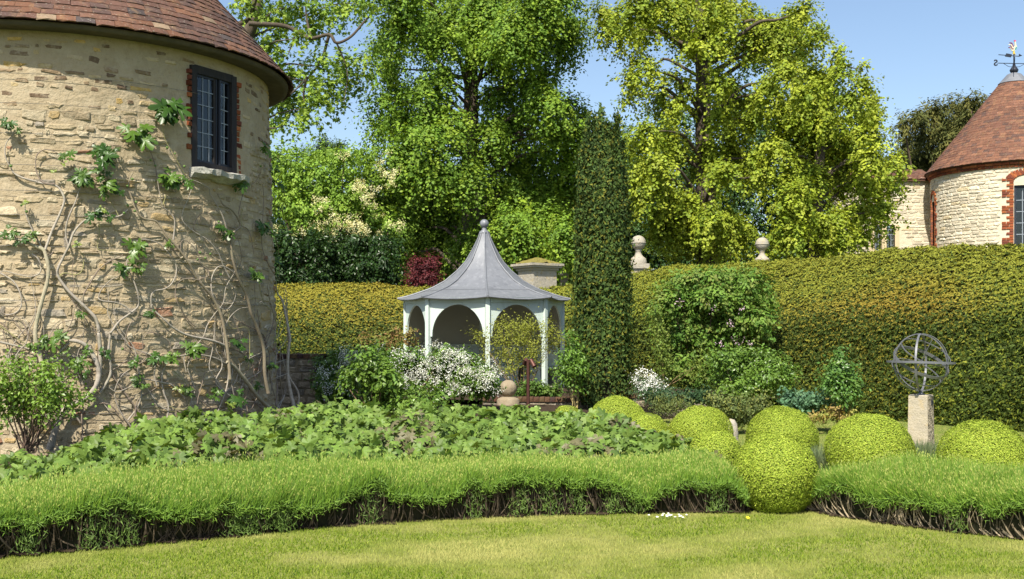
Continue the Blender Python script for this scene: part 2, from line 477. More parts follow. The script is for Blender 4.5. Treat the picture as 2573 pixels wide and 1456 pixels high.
class Round:
    """frame of a round tower: phi = 0 faces the camera, phi grows to the right of the picture"""
    def __init__(s, x0, y0): 
        s.c = np.array([x0, y0, 0.]); d = math.hypot(x0, y0)
        s.n0 = np.array([-x0 / d, -y0 / d, 0]); s.r = np.array([-s.n0[1], s.n0[0], 0])
    def nrm(s, ph): return math.cos(ph) * s.n0 + math.sin(ph) * s.r
    def tan(s, ph): return -math.sin(ph) * s.n0 + math.cos(ph) * s.r
    def pt(s, ph, rad, z): return s.c + rad * s.nrm(ph) + np.array([0, 0, z])
    def hit(s, x, y, radf):
        """point where the view ray through a picture point meets the wall (or passes closest to it)"""
        d = np.array([(x - CX) / F, 1.0, (HY - y) / F]); o = np.array([0, 0, EYE]); rad = radf(2.0)
        for _ in range(4):
            a = d[0] ** 2 + d[1] ** 2; b = -2 * (d[0] * s.c[0] + d[1] * s.c[1]); c = s.c[0] ** 2 + s.c[1] ** 2 - rad ** 2
            D = b * b - 4 * a * c
            t = (-b - math.sqrt(D)) / (2 * a) if D > 0 else -b / (2 * a)
            p = o + d * t; rad = radf(p[2])
        v = p - s.c; ph = math.atan2(float(v @ s.r), float(v @ s.n0))
        return p, ph
def round_wall(name, rt, radf, z0, z1, m, parent, holes=(), nph=120, nzr=24, noise=.006):
    ph = sorted(set(list(np.linspace(-math.pi, math.pi, nph + 1)) + [h for a in holes for h in a[:2]]))
    zs = sorted(set(list(np.linspace(z0, z1, nzr + 1)) + [h for a in holes for h in a[2:]]))
    V, q = [], []
    for z in zs:
        for p in ph: V.append(rt.pt(p, radf(z), z))
    n = len(ph)
    for i in range(len(zs) - 1):
        for j in range(n - 1):
            zc, pc = (zs[i] + zs[i + 1]) / 2, (ph[j] + ph[j + 1]) / 2
            if any(a < pc < b and c < zc < d for a, b, c, d in holes): continue
            q.append((i * n + j, i * n + j + 1, (i + 1) * n + j + 1, (i + 1) * n + j))
    V = np.array(V)
    return link(name, mesh_np(name, V, np.array(q), None, m), parent)

# ------------------------------------------------------------------ left stone tower
TW = Round(-5.765, 14.39)
TWR = lambda z: 2.655 - .03 * min(z, 4.9)
EAVE_R, EAVE_Z = 2.80, 4.90
MORTAR = mat("mortar", (.375, .305, .20), .96, mixes=[(3.0, .45, .7, (.46, .395, .285), .7), (11, .5, .75, (.29, .225, .14), .6), (2.0, .60, .8, (.22, .18, .125), .6), (26, .55, .75, (.23, .17, .10), .5)], bump=[(14, .8, .03), (60, .5, .008)], spec=.1)
DARKWOOD = mat("dark_timber", (.022, .020, .022), .75, mixes=[(30, .5, .75, (.06, .045, .035), .7, (1, 1, .2))], bump=[(40, .4, .006)])
IRON = mat("black_iron", (.03, .035, .05), .5, metal=.3)
LEADCAME = mat("lead_came", (.26, .29, .33), .5, metal=.3)
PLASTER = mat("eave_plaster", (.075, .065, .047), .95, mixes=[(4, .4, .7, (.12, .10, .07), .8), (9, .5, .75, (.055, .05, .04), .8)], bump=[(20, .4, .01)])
LICHEN = mat("lichen_stone", (.36, .35, .31), .95, mixes=[(14, .45, .65, (.60, .60, .55), .8), (7, .5, .7, (.16, .15, .13), .8), (5, .6, .75, (.42, .32, .12), .6)], bump=[(12, .9, .05), (50, .6, .01)])
GLASS = bpy.data.materials.new("window_glass"); GLASS.use_nodes = True
_n, _l = GLASS.node_tree.nodes, GLASS.node_tree.links
_g = _n.new("ShaderNodeBsdfGlossy"); _g.inputs["Roughness"].default_value = .03; _g.inputs["Color"].default_value = (.8, .85, .9, 1)
_t = _n.new("ShaderNodeBsdfTransparent"); _t.inputs[0].default_value = (.75, .8, .8, 1)
_fr = _n.new("ShaderNodeLayerWeight"); _fr.inputs[0].default_value = .10
_mr = _n.new("ShaderNodeMapRange"); _mr.inputs["To Min"].default_value = .04; _mr.inputs["To Max"].default_value = .5
_l.new(_fr.outputs["Fresnel"], _mr.inputs[0])
_mx = _n.new("ShaderNodeMixShader"); _l.new(_mr.outputs[0], _mx.inputs[0]); _l.new(_t.outputs[0], _mx.inputs[1]); _l.new(_g.outputs[0], _mx.inputs[2])
_l.new(_mx.outputs[0], _n["Material Output"].inputs[0])

tower = thing("stone_tower", "round rubble stone tower with brown clay tile roof and climbing fig at left", "tower", (TW.c[0], TW.c[1], 0))
# window opening on the wall
p1, ph1 = TW.hit(481, 290, TWR); p2, ph2 = TW.hit(589, 290, TWR)
pa, _ = TW.hit(482, 168, TWR); pb, _ = TW.hit(482, 418, TWR)
WZ1, WZ0 = float(pa[2]), float(pb[2])
wall = round_wall("wall", TW, TWR, -.2, EAVE_Z - .02, MORTAR, tower, [(ph1, ph2, WZ0, WZ1)])
palette = [((.39, .315, .20), 6), ((.44, .37, .25), 6), ((.40, .29, .14), 1.3), ((.32, .255, .165), 4), ((.28, .245, .195), 1.2), ((.33, .18, .11), .6), ((.47, .405, .29), 2)]
pal_up = [((.40, .31, .17), 3), ((.16, .11, .07), 3), ((.48, .32, .11), 2), ((.25, .18, .11), 3), ((.45, .36, .23), 2)]
def choose(pl):
    w = np.array([q[1] for q in pl], float); c = np.array(pl[rng.choice(len(pl), p=w / w.sum())][0])
    return tuple(np.clip(c * rng.uniform(.82, 1.15), 0, .8))
items = []
z = .12
while z < EAVE_Z - .12:
    upper = z > 3.95
    h = rng.uniform(.05, .10) if upper else rng.choice([rng.uniform(.045, .09), rng.uniform(.07, .15)])
    ph = R(-46) + rng.uniform(0, .1)
    while ph < R(98):
        w = rng.uniform(.10, .27) if upper else rng.choice([rng.uniform(.07, .17), rng.uniform(.14, .36)])
        zc = z + h / 2 + rng.normal() * .012; rad = TWR(zc); dph = w / rad; pc = ph + dph / 2
        gap = rng.uniform(.010, .035) + (.03 if upper else 0)
        near_w = (ph1 - .055 < pc + dph / 2 and pc - dph / 2 < ph2 + .06 and WZ0 - .10 < zc < WZ1 + .05)
        if not near_w and rng.random() > (.38 if upper else .10):
            hh = h * rng.uniform(.65, 1.0)
            a = rng.normal() * .06
            n_, t_ = TW.nrm(pc), TW.tan(pc); u_ = np.array([0, 0, 1.])
            t2, u2 = math.cos(a) * t_ + math.sin(a) * u_, -math.sin(a) * t_ + math.cos(a) * u_
            zt = n_ + np.array([0, 0, rng.normal() * .16]) + t_ * rng.normal() * .10
            pr = rng.uniform(.015, .042) * (.7 if upper else 1)
            items.append((mtx(TW.pt(pc, rad + pr * .1 - .004, zc), t2 * (w - gap), u2 * (hh - min(gap, .4 * hh) * .6), unit(zt) * pr), choose(pal_up if upper else palette), int(rng.integers(len(STONES)))))
        ph += dph
    z += h + rng.uniform(.003, .012)
pieces(items, STONES, "stone", wall, STONE_C, "rubble_stonework")
# eave: soffit and fascia
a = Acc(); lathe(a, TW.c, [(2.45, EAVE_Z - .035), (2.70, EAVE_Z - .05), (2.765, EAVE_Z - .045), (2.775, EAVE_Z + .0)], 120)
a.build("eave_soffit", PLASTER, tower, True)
SLOPE = R(47.5)
roof_acc = Acc()
APEX = EAVE_Z + EAVE_R * math.tan(SLOPE)
lathe(roof_acc, TW.c, [(EAVE_R - .03, EAVE_Z - .0), (EAVE_R - .04, EAVE_Z + .004), (.02, APEX - .05)], 120)
roof = roof_acc.build("roof", mat("roof_under", (.09, .05, .035), .95), tower, True)
tilepal = [((.135, .070, .048), 5), ((.112, .060, .045), 5), ((.165, .080, .048), 2.5), ((.085, .052, .044), 4), ((.22, .16, .105), .7), ((.066, .052, .05), 1.2)]
def tile_cone(rt, r_e, z_e, slope, rows, g, w, ph0, ph1, parent, pal, thick=.034, rest="roof_tiling", top_r=0.05):
    it = []
    for i in range(rows):
        r_ = r_e - i * g * math.cos(slope); zz = z_e + i * g * math.sin(slope)
        if r_ < top_r: break
        n = max(6, int(2 * math.pi * r_ / w)); off = rng.uniform(0, 6.28 / n)
        for k in range(n):
            pc = -math.pi + off + 2 * math.pi * k / n
            if not ph0 < pc < ph1: continue
            nr, tn = rt.nrm(pc), rt.tan(pc)
            up = -nr * math.cos(slope) + np.array([0, 0, math.sin(slope)])
            out = nr * math.sin(slope) + np.array([0, 0, math.cos(slope)])
            a_ = rng.normal() * .022
            ww = 2 * math.pi * r_ / n
            x_ = math.cos(a_) * tn + math.sin(a_) * up; y_ = -math.sin(a_) * tn + math.cos(a_) * up
            p = rt.c + nr * r_ + np.array([0, 0, zz]) + out * (.004 + abs(rng.normal()) * .003) - up * abs(rng.normal()) * .006
            it.append((mtx(p, x_ * ww * .985, y_ * g * 1.75, unit(out + rng.normal() * .02 * x_) * thick), choose(pal), int(rng.integers(len(TILES)))))
    pieces(it, TILES, "roof_tile", parent, TILE_C, rest)
tile_cone(TW, EAVE_R + .015, EAVE_Z - .008, SLOPE, 24, .104, .195, R(-60), R(112), roof, tilepal)
# window
phc = (ph1 + ph2) / 2; WO = TW.pt(phc, TWR(4.0) * math.cos((ph2 - ph1) / 2), (WZ0 + WZ1) / 2)
wfr = (WO, TW.tan(phc), np.array([0, 0, 1.]), TW.nrm(phc))
WW = 2 * TWR(4.0) * math.sin((ph2 - ph1) / 2); WH = WZ1 - WZ0
wa = Acc()
for sx in (-1, 1): box(wa, (sx * (WW / 2 - .03), 0, -.065), (.085, WH + .03, .17), wfr)
box(wa, (0, WH / 2 - .02, -.067), (WW - .09, .095, .165), wfr); box(wa, (0, -WH / 2 + .03, -.067), (WW - .09, .075, .165), wfr)
box(wa, (.03, 0, -.07), (.045, WH - .14, .12), wfr)
window = wa.build("window", DARKWOOD, tower)
def casement(cx_, w, h, cols, rows, yaw, z_, hinge):
    """leaded casement: iron frame, lead cames and glass panes"""
    x, y_, n = wfr[1], wfr[2], wfr[3]
    xx = math.cos(yaw) * x + math.sin(yaw) * n; nn = -math.sin(yaw) * x + math.cos(yaw) * n
    o = WO + x * (cx_ + hinge * w / 2) + n * z_
    fr = (o - xx * hinge * w / 2, xx, y_, nn)
    a = Acc()
    for s in (-1, 1):
        box(a, (s * (w / 2 - .0125), 0, 0), (.025, h, .03), fr); box(a, (0, s * (h / 2 - .0125), 0), (w - .05, .025, .028), fr)
    a.build("casement_frame", IRON, window)
    iw, ih = w - .05, h - .05
    a = Acc()
    for i in range(1, cols): box(a, (-iw / 2 + iw * i / cols, 0, .002), (.009, ih, .012), fr)
    for j in range(1, rows): box(a, (0, -ih / 2 + ih * j / rows, .003), (iw, .009, .012), fr)
    a.build("lead_cames", LEADCAME, window)
    for i in range(cols):
        for j in range(rows):
            c = (-iw / 2 + iw * (i + .5) / cols, -ih / 2 + ih * (j + .5) / rows, -.002)
            tx, ty = rng.normal() * .02, rng.normal() * .02
            f2 = (fr[0] + xx * c[0] + y_ * c[1] + nn * c[2], unit(xx + nn * tx), unit(y_ + nn * ty), nn)
            a = Acc(); box(a, (0, 0, 0), (iw / cols - .008, ih / rows - .008, .003), f2)
            a.build("pane", GLASS, window)
casement(-WW / 2 + .068 + (WW * .50 - .0) / 2, WW * .49, WH - .14, 3, 6, 0, -.025, -1)
casement(WW / 2 - .068 - WW * .14, WW * .28, WH - .14, 2, 6, -.12, -.035, 1)
# dark room behind the window
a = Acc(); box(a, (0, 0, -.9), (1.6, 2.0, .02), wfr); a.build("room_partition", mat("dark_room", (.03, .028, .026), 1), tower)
# brick reveals
its = []
zz = -WH / 2 + .02
while zz < WH / 2 - .04:
    for sx in (-1, 1):
        if rng.random() < (.55 if sx < 0 else .85):
            w = rng.uniform(.035, .075) if sx < 0 else rng.uniform(.06, .12)
            p = WO + wfr[1] * sx * (WW / 2 + w / 2 + .012) + wfr[2] * zz + wfr[3] * (-.012 - .02 * (sx > 0))
            c = np.array(brick_col()) * rng.uniform(.4, 1.0)
            its.append((mtx(p, wfr[1] * w, wfr[2] * rng.uniform(.045, .06), wfr[3] * .07), tuple(c), int(rng.integers(5))))
    zz += .068
pieces(its, BRICKS, "brick", tower, BRICK_C, "bricks")
# rough sill slab
xs = np.linspace(-WW / 2 - .05, WW / 2 + .13, 14)
V = []
r_ = np.random.default_rng(5)
for x in xs:
    k = .5 + .5 * math.sin((x - xs[0]) / (xs[-1] - xs[0]) * math.pi) ** .4
    t = .0 + .007 * r_.normal() - .03 * (x - xs[0]) / (xs[-1] - xs[0]); dep = .25 * k + .018 * r_.normal()
    V += [(x, t, -.15), (x, t + .01 * r_.normal(), dep * .6), (x, t - .012 + .008 * r_.normal(), dep), (x, t - .06 - .025 * r_.random(), dep * .95), (x, t - .11 - .025 * r_.random(), dep * .4), (x, t - .12, -.15)]
V = np.array(V); V = WO + V[:, :1] * wfr[1] + (V[:, 1:2] - WH / 2 - .01) * wfr[2] + V[:, 2:] * wfr[3]
q = [(i * 6 + j, (i + 1) * 6 + j, (i + 1) * 6 + (j + 1) % 6, i * 6 + (j + 1) % 6) for i in range(13) for j in range(6)]
a = Acc(); a.add(V, q); a.add(V[:6], [(0, 1, 2), (0, 2, 3), (0, 3, 4), (0, 4, 5)]); a.add(V[-6:], [(2, 1, 0), (3, 2, 0), (4, 3, 0), (5, 4, 0)])
sl = a.build("window_sill", LICHEN, tower); sl["label"] = "jagged grey lichened stone sill"
# orchid standing inside the left casement
orchid = thing("orchid", "white orchid seen behind the leaded window of the stone tower", "plant", WO + wfr[3] * -.16 + wfr[1] * -.19 - wfr[2] * .35)
a = Acc(); ob = np.array(orchid.location)
tube(a, spline([ob, ob + [0, 0, .3], ob + [0, 0, .5] + wfr[1] * .03], 5), .004, 5, (.1, .2, .05)); a.build("stem", TWIG, orchid)
n = 36; po = ob + np.array([0, 0, .32]) + rng.normal(size=(n, 3)) * [.025, .02, .09]
scatter("petals", T_DIAMOND, po, rand(n) + wfr[3], rand(n), np.full(n, .055), np.full((n, 3), .8), PETAL, orchid)
# training wires
for cv, pts_ in ((cA, [(0, 560), (600, 630), (1250, 700)]), (cA, [(0, 808), (600, 840), (1150, 890)]), (cA, [(0, 1048), (900, 1085)]), (cA, [(0, 1272), (900, 1340)]),
                 (cB, [(0, 130), (1000, 165)]), (cB, [(0, 325), (1200, 360), (1800, 400)]), (cB, [(0, 545), (1000, 565), (1800, 600)]), (cB, [(430, 745), (1800, 790)]),
                 (cB, [(0, 945), (1900, 950)]), (cB, [(0, 1155), (1900, 1145)]), (cB, [(350, 1350), (1900, 1350)]), (cC, [(900, 545), (1853, 525)]), (cC, [(900, 795), (1853, 765)])):
    (x0, y0), (x1, y1) = cv(*pts_[0]), cv(*pts_[-1])
    qa, fa = TW.hit(x0, y0, TWR); qb, fb = TW.hit(x1, y1, TWR)
    zz = (qa[2] + qb[2]) / 2; f = np.linspace(fa - .25, fb + .2, 30)
    a = Acc(); tube(a, [TW.pt(t, TWR(zz) + .045, zz) for t in f], .0026, 4, cap=False)
    a.build("training_wire", mat("wire", (.25, .25, .24), .4, metal=.8), tower)
# ------------------------------------------------------------------ terrace and low garden walls
TERR = sheet("terrace", -12, 6.2, 20.6, 60, 60, 60, lambda x, y: .30 + .02 * nz(np.stack([x, y, 0 * x], -1), 2, 8), SOIL, "raised planted ground behind the low wall")
def wall_run(name, label, a, b, z0, z1, th, body_mat, pal, cap=True, rough_h=(.09, .16)):
    """low stone wall with brick-on-edge capping, stones and bricks as pieces"""
    a, b = np.array([*a, 0.]), np.array([*b, 0.]); L_ = np.linalg.norm(b - a); t = (b - a) / L_
    n = np.array([t[1], -t[0], 0.]); fr = ((a + b) / 2 + np.array([0, 0, z0]), t, n, np.array([0, 0, 1.]))
    root = thing(name, label, "wall", (*((a + b) / 2)[:2], z0))
    H = z1 - z0 - (.075 if cap else 0)
    w = part_box("wall_core", (0, 0, H / 2), (L_, th, H), fr, body_mat, root)
    it = []; zz = .02
    while zz < H - .03:
        h = min(rng.uniform(*rough_h), H - zz); s = 0.0
        while s < L_ - .05:
            ww = min(rng.uniform(.15, .42), L_ - s)
            p = a + t * (s + ww / 2) + n * (th / 2) + np.array([0, 0, z0 + zz + h / 2])
            it.append((mtx(p, -t * (ww - .02), np.array([0, 0, h - .015]), n * rng.uniform(.03, .06)), choose(pal), int(rng.integers(len(STONES)))))
            s += ww
        zz += h
    pieces(it, STONES, "stone", root, STONE_C, "stonework")
    if cap:
        it = []; s = 0.0
        while s < L_ - .04:
            ww = rng.uniform(.095, .112)
            p = a + t * (s + ww / 2) + np.array([0, 0, z1 - .0375 + rng.normal() * .002])
            it.append((mtx(p, -t * (ww - .008), n * (th + .07), np.array([0, 0, .075])), tuple(np.array(brick_col()) * np.array([.30, .60, .85])), int(rng.integers(5))))
            s += ww
        pieces(it, BRICKS, "brick", root, BRICK_C, "bricks")
    return root
DWALL = mat("old_wall_mortar", (.22, .18, .12), .95, mixes=[(5, .4, .7, (.12, .10, .07), .7)], bump=[(20, .6, .02)])
dpal = [((.24, .20, .14), 3), ((.17, .15, .12), 3), ((.30, .24, .16), 1)]
wall_run("garden_wall", "low shaded stone wall with brick capping beside the tower", P(640, 0, 19.5)[:2], P(960, 0, 19.3)[:2], -.1, 1.19, .3, DWALL, dpal)
wall_run("terrace_wall", "low terrace wall with reddish brick capping behind the stone ball", P(1215, 0, 20.5)[:2], P(1590, 0, 20.35)[:2], -.1, .36, .34, DWALL, dpal)
wall_run("border_wall", "low border wall with reddish capping beside the daisies", P(1592, 0, 20.3)[:2], P(1830, 0, 19.6)[:2], -.1, .44, .34, DWALL, dpal)

# ------------------------------------------------------------------ gazebo
GD = 25.0
G0 = np.array([(1217 - CX) / F * GD, GD, .30])
GK = GD / F
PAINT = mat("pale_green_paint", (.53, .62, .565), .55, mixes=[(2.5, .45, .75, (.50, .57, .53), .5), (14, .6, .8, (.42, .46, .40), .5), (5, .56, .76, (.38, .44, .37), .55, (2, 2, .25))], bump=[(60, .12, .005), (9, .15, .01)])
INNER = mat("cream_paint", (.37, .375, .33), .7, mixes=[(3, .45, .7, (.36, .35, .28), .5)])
LEAD = mat("lead_sheet", (.17, .18, .20), .52, metal=.2, mixes=[(3, .4, .7, (.22, .23, .25), .6), (10, .52, .75, (.33, .34, .36), .5, (1, 1, .3)), (5, .56, .78, (.105, .11, .13), .8), (26, .62, .75, (.10, .10, .11), .5)], bump=[(7, .25, .02), (40, .15, .006)], spec=.4)
gaz = thing("gazebo", "octagonal pale green garden gazebo with swept grey lead roof and ball finial", "gazebo", G0)
GR = 200 * GK
ang = [R(3.7) + k * math.pi / 4 for k in range(8)]                    # 0 faces the camera, grows to the right
def gv(k, r_, z_): return G0 * [1, 1, 0] + np.array([math.sin(ang[k % 8]) * r_, -math.cos(ang[k % 8]) * r_, z_])
ZTOP = 2.30
for k in range(8):
    c = gv(k, GR - .03, 0); o_ = unit(gv(k, 1, 0) - gv(k, 0, 0)); t_ = np.array([-o_[1], o_[0], 0.])
    part_box("post", (0, 0, (ZTOP + .3) / 2), (.10, .10, ZTOP - .3), (c, t_, o_, np.array([0, 0, 1.])), PAINT, gaz, .008)
for k in range(8):
    A_, B_ = gv(k, GR - .035, 0), gv(k + 1, GR - .035, 0)
    w = np.linalg.norm(B_ - A_); x_ = (B_ - A_) / w; mid = (A_ + B_) / 2; n_ = unit((mid - G0) * [1, 1, 0])
    fr = (mid, x_, np.array([0, 0, 1.]), n_)
    open_ = k in (7, 0, 6, 1)
    iw = w - .105
    if open_:
        # spandrel panel with an arched opening
        rx, zs, zt, zb = iw / 2 - .045, 1.50, 2.155, 1.47
        a = Acc(); nseg = 24
        th_ = np.linspace(math.pi, 0, nseg + 1)
        arch = np.c_[rx * np.cos(th_), zs + (zt - zs) * np.sin(th_)]
        arch = np.r_[[(-rx, zb)], arch, [(rx, zb)]]
        top = np.c_[np.r_[[-iw / 2], np.linspace(-iw / 2, iw / 2, nseg + 1), [iw / 2]], np.r_[[zb], np.full(nseg + 1, ZTOP), [zb]]]
        m_ = len(arch)
        def tr(p2, zz_): return fr[0] + p2[:, :1] * fr[1] + p2[:, 1:] * fr[2] + zz_ * fr[3]
        V = np.r_[tr(arch, .02), tr(top, .02), tr(arch, -.02), tr(top, -.02)]
        q = []
        for i in range(m_ - 1):
            q += [(i, i + 1, m_ + i + 1, m_ + i), (2 * m_ + i, 3 * m_ + i, 3 * m_ + i + 1, 2 * m_ + i + 1), (i, 2 * m_ + i, 2 * m_ + i + 1, i + 1)]
        a.add(V, q); a.build("arch_panel", PAINT, gaz)
        a = Acc(); box(a, (0, ZTOP - .055, .032), (iw, .09, .022), fr); a.build("frieze_board", PAINT, gaz)
    else:
        a = Acc()
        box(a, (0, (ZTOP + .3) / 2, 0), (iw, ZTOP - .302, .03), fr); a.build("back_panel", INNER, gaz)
        a = Acc(); box(a, (0, 1.02, -.06), (iw * .93, .50, .03), fr); a.build("bench_back", PAINT, gaz)
        a = Acc(); box(a, (0, .745, -.26), (iw * .82, .035, .38), fr); box(a, (0, .52, -.43), (iw * .66, .41, .03), fr); a.build("bench_seat", PAINT, gaz)
a = Acc(); lathe(a, G0 * [1, 1, 0], [(.0, .30), (GR + .02, .30), (GR + .02, .34), (.0, .341)], 8, phase=ang[0] - math.pi / 2); a.build("floor", mat("paving", (.30, .27, .21), .9, bump=[(15, .4, .01)]), gaz)
prof = [(217, 753), (196, 748.5), (175, 742), (132, 727), (99, 709), (68, 683), (45, 657.5), (26.5, 624), (15, 600), (10, 584)]
prof = [(x * GK, EYE + (HY - y) * GK) for x, y in prof]
def prof_at(s):
    i = min(int(s), len(prof) - 2); f = s - i
    return prof[i][0] * (1 - f) + prof[i + 1][0] * f, prof[i][1] * (1 - f) + prof[i + 1][1] * f
for k in range(8):
    for s0, s1, lift in ((0, 2.7, .010), (2.6, 5.2, .006), (5.1, 9, .002)):
        a = Acc(); ss = np.linspace(s0, s1, 9); nx = 7
        for layer in (0, 1):
            V = []
            for s in ss:
                r_, z_ = prof_at(s)
                A_, B_ = gv(k, r_, z_), gv(k + 1, r_, z_)
                for u in np.linspace(0, 1, nx):
                    b_ = 4 * u * (1 - u)
                    p = A_ * (1 - u) + B_ * u
                    ed = max(0, 1 - s / 1.5)
                    p = p + np.array([0, 0, -.045 * b_ * ed + .006 * nz(p, 6, 2) + .0]) + unit((p - G0) * [1, 1, 0]) * (.015 * b_ * ed)
                    p = p + np.array([0, 0, -.012 * layer + (.010 - lift) * -1 * 0 + lift * (1 - (s - s0) / (s1 - s0))])
                    V.append(p)
            q = [(i * nx + j, i * nx + j + 1, (i + 1) * nx + j + 1, (i + 1) * nx + j) for i in range(8) for j in range(nx - 1)]
            if layer: q = [f[::-1] for f in q]
            a.add(V, q)
        a.build("lead_panel", LEAD, gaz, True)
    a = Acc(); pth = [gv(k, prof_at(s)[0] + .004, prof_at(s)[1] + .014) for s in np.linspace(0, 9, 30)]
    tube(a, pth, np.linspace(.024, .014, 30), 8); a.build("hip_roll", LEAD, gaz, True)
a = Acc(); lathe(a, G0 * [1, 1, 0], [(GR - .1, 2.27), (GR + .06, 2.285), (2.10 * .9, 2.312)], 8, phase=ang[0] - math.pi / 2); a.build("soffit", PAINT, gaz)
a = Acc(); zf = prof[-1][1]
lathe(a, G0 * [1, 1, 0], [(.105, zf - .02), (.10, zf + .02), (.065, zf + .045), (.05, zf + .07), (.06, zf + .09), (.04, zf + .10)], 20); a.build("finial_neck", LEAD, gaz, True)
a = Acc(); V = []
nu, nv = 48, 14; fc_ = np.array([G0[0], G0[1], 4.03])
for j in range(nv + 1):
    t = math.pi * j / nv
    for i in range(nu):
        p = 2 * math.pi * i / nu; rr = .104 * (1 - .055 * abs(math.cos(6 * p)) ** 3 * math.sin(t))
        V.append(fc_ + [rr * math.sin(t) * math.cos(p), rr * math.sin(t) * math.sin(p), -rr * math.cos(t)])
a.add(V, [(j * nu + i, j * nu + (i + 1) % nu, (j + 1) * nu + (i + 1) % nu, (j + 1) * nu + i) for j in range(nv) for i in range(nu)])
a.build("finial_ball", LEAD, gaz, True)

# ------------------------------------------------------------------ far round tower, wing wall
FD = 34.0; FK = FD / F
FT = Round((2548 - CX) * FK, FD)
fz = lambda y: EYE + (HY - y) * FK
FR_E, FZ_E = 210 * FK, fz(432)
FWR = lambda z: 196 * FK
far = thing("brick_trimmed_tower", "round pale stone tower with conical red tile roof beyond the tall hedge", "tower", (FT.c[0], FT.c[1], 0))
PALEM = mat("pale_mortar", (.62, .55, .42), .95, mixes=[(3, .45, .7, (.48, .40, .27), .5)], bump=[(12, .6, .02)])
SLIT = (R(-76), R(-68)); WIN = (R(0), R(17))
fw = round_wall("wall", FT, FWR, 0, FZ_E + .02, PALEM, far, [(SLIT[0] + .015, SLIT[1] - .015, 2.2, fz(505)), (WIN[0], WIN[1], 2.2, fz(490))])
palef = [((.66, .60, .47), 4), ((.62, .55, .42), 4), ((.70, .65, .53), 2), ((.58, .48, .31), .7), ((.56, .50, .39), 1.5)]
it = []; z = 3.6
while z < fz(428) - .16:
    h = rng.uniform(.09, .125); ph = R(-100) + rng.uniform(0, .08)
    while ph < R(40):
        w = rng.uniform(.18, .42); dph = w / FWR(0); pc = ph + dph / 2
        if not (SLIT[0] - .10 < pc + dph * .4 and pc - dph * .4 < SLIT[1] + .07 and z < fz(492)) and not (WIN[0] - .12 < pc + dph * .4 and pc - dph * .4 < WIN[1] + .12 and z < fz(465)):
            n_, t_ = FT.nrm(pc), FT.tan(pc)
            it.append((mtx(FT.pt(pc, FWR(0) + .002, z + h / 2), t_ * (w - .018), np.array([0, 0, h - .014]), n_ * rng.uniform(.02, .045)), choose(palef), int(rng.integers(len(STONES)))))
        ph += dph
    z += h
pieces(it, STONES, "stone", fw, STONE_C, "stonework")
# brick cornice, quoins of slit and window
it = []
for row, (zz, ww, pr) in enumerate(((fz(432) - .155, .11, .02), (fz(432) - .075, .225, .06))):
    n = int(2 * math.pi * (FWR(0) + pr) / ww)
    for k in range(n):
        pc = -math.pi + 2 * math.pi * (k + .5 * row) / n
        if R(-110) < pc < R(30):
            it.append((mtx(FT.pt(pc, FWR(0) + pr - .02, zz), FT.tan(pc) * (ww - .012), np.array([0, 0, .068]), FT.nrm(pc) * .10), brick_col(), int(rng.integers(5))))
for (e0, e1), ztop in ((SLIT, fz(497)), (WIN, fz(478))):
    row = 0; z = 3.6
    while z < ztop:
        for side, e in ((-1, e0), (1, e1)):
            long_ = (row // 3) % 2 == 0
            for b in range(2 if long_ else 1):
                w = .20 if (row + b) % 2 == 0 else .12
                if e0 == SLIT[0]: w *= .55
                ofs = sum([.0 if b == 0 else (.20 if row % 2 == 0 else .12) * (.55 if e0 == SLIT[0] else 1)])
                pc = e + side * (ofs + w / 2 + .006) / FWR(0)
                it.append((mtx(FT.pt(pc, FWR(0) - .002, z + .035), FT.tan(pc) * (w - .012), np.array([0, 0, .066]), FT.nrm(pc) * .06), brick_col(), int(rng.integers(5))))
        z += .078; row += 1
    m_ = (e0 + e1) / 2; hw = (e1 - e0) / 2 * FWR(0)
    nb = 7 if e0 == SLIT[0] else 15
    for ring_ in range(1 if e0 == SLIT[0] else 2):
        for i in range(nb):
            t = math.pi * (.10 + .80 * (i + .5) / nb)
            rr = hw + .07 + ring_ * .12
            rise = .55 if e0 == WIN[0] else .9
            pc = m_ - math.cos(t) * rr / FWR(0); zz = ztop - .02 + math.sin(t) * rr * rise
            t_, u_ = FT.tan(pc), np.array([0, 0, 1.])
            rad_ = -math.cos(t) * t_ + math.sin(t) * u_ ; tg = math.sin(t) * t_ + math.cos(t) * u_
            it.append((mtx(FT.pt(pc, FWR(0) + .004, zz), tg * .068, rad_ * .115, FT.nrm(pc) * .06), brick_col(), int(rng.integers(5))))
pieces(it, BRICKS, "brick", fw, BRICK_C, "brickwork")
for (e0, e1), zt in ((SLIT, fz(505)), (WIN, fz(490))):
    m_ = (e0 + e1) / 2
    fr = (FT.pt(m_, FWR(0) - .14, 0), FT.tan(m_), np.array([0, 0, 1.]), FT.nrm(m_))
    w = 2 * FWR(0) * math.sin((e1 - e0) / 2)
    a = Acc()
    for s in (-1, 1): box(a, (s * (w / 2 - .03), (2.2 + zt) / 2, 0), (.07, zt - 2.2, .12), fr)
    box(a, (0, zt - .03, 0), (w, .08, .12), fr)
    wf = a.build("window", IRON, far)
    a = Acc(); box(a, (0, (2.2 + zt) / 2, -.03), (w - .08, zt - 2.25, .006), fr); a.build("pane", GLASS, wf)
    if w > .4:
        a = Acc()
        for i in (1, 2): box(a, (-w / 2 + w * i / 3, (2.2 + zt) / 2, 0), (.025, zt - 2.2, .03), fr)
        for zz in np.arange(3.4, zt, .33): box(a, (0, zz, .002), (w - .08, .022, .03), fr)
        a.build("glazing_bar", LEADCAME, wf)
a = Acc(); fsl = math.atan2(fz(209) - FZ_E, 178 * FK)
lathe(a, FT.c, [(FR_E - .14, FZ_E - .04), (FR_E - .02, FZ_E - .01), (FR_E - .03, FZ_E + .0), (30 * FK, fz(209) - .01)], 72)
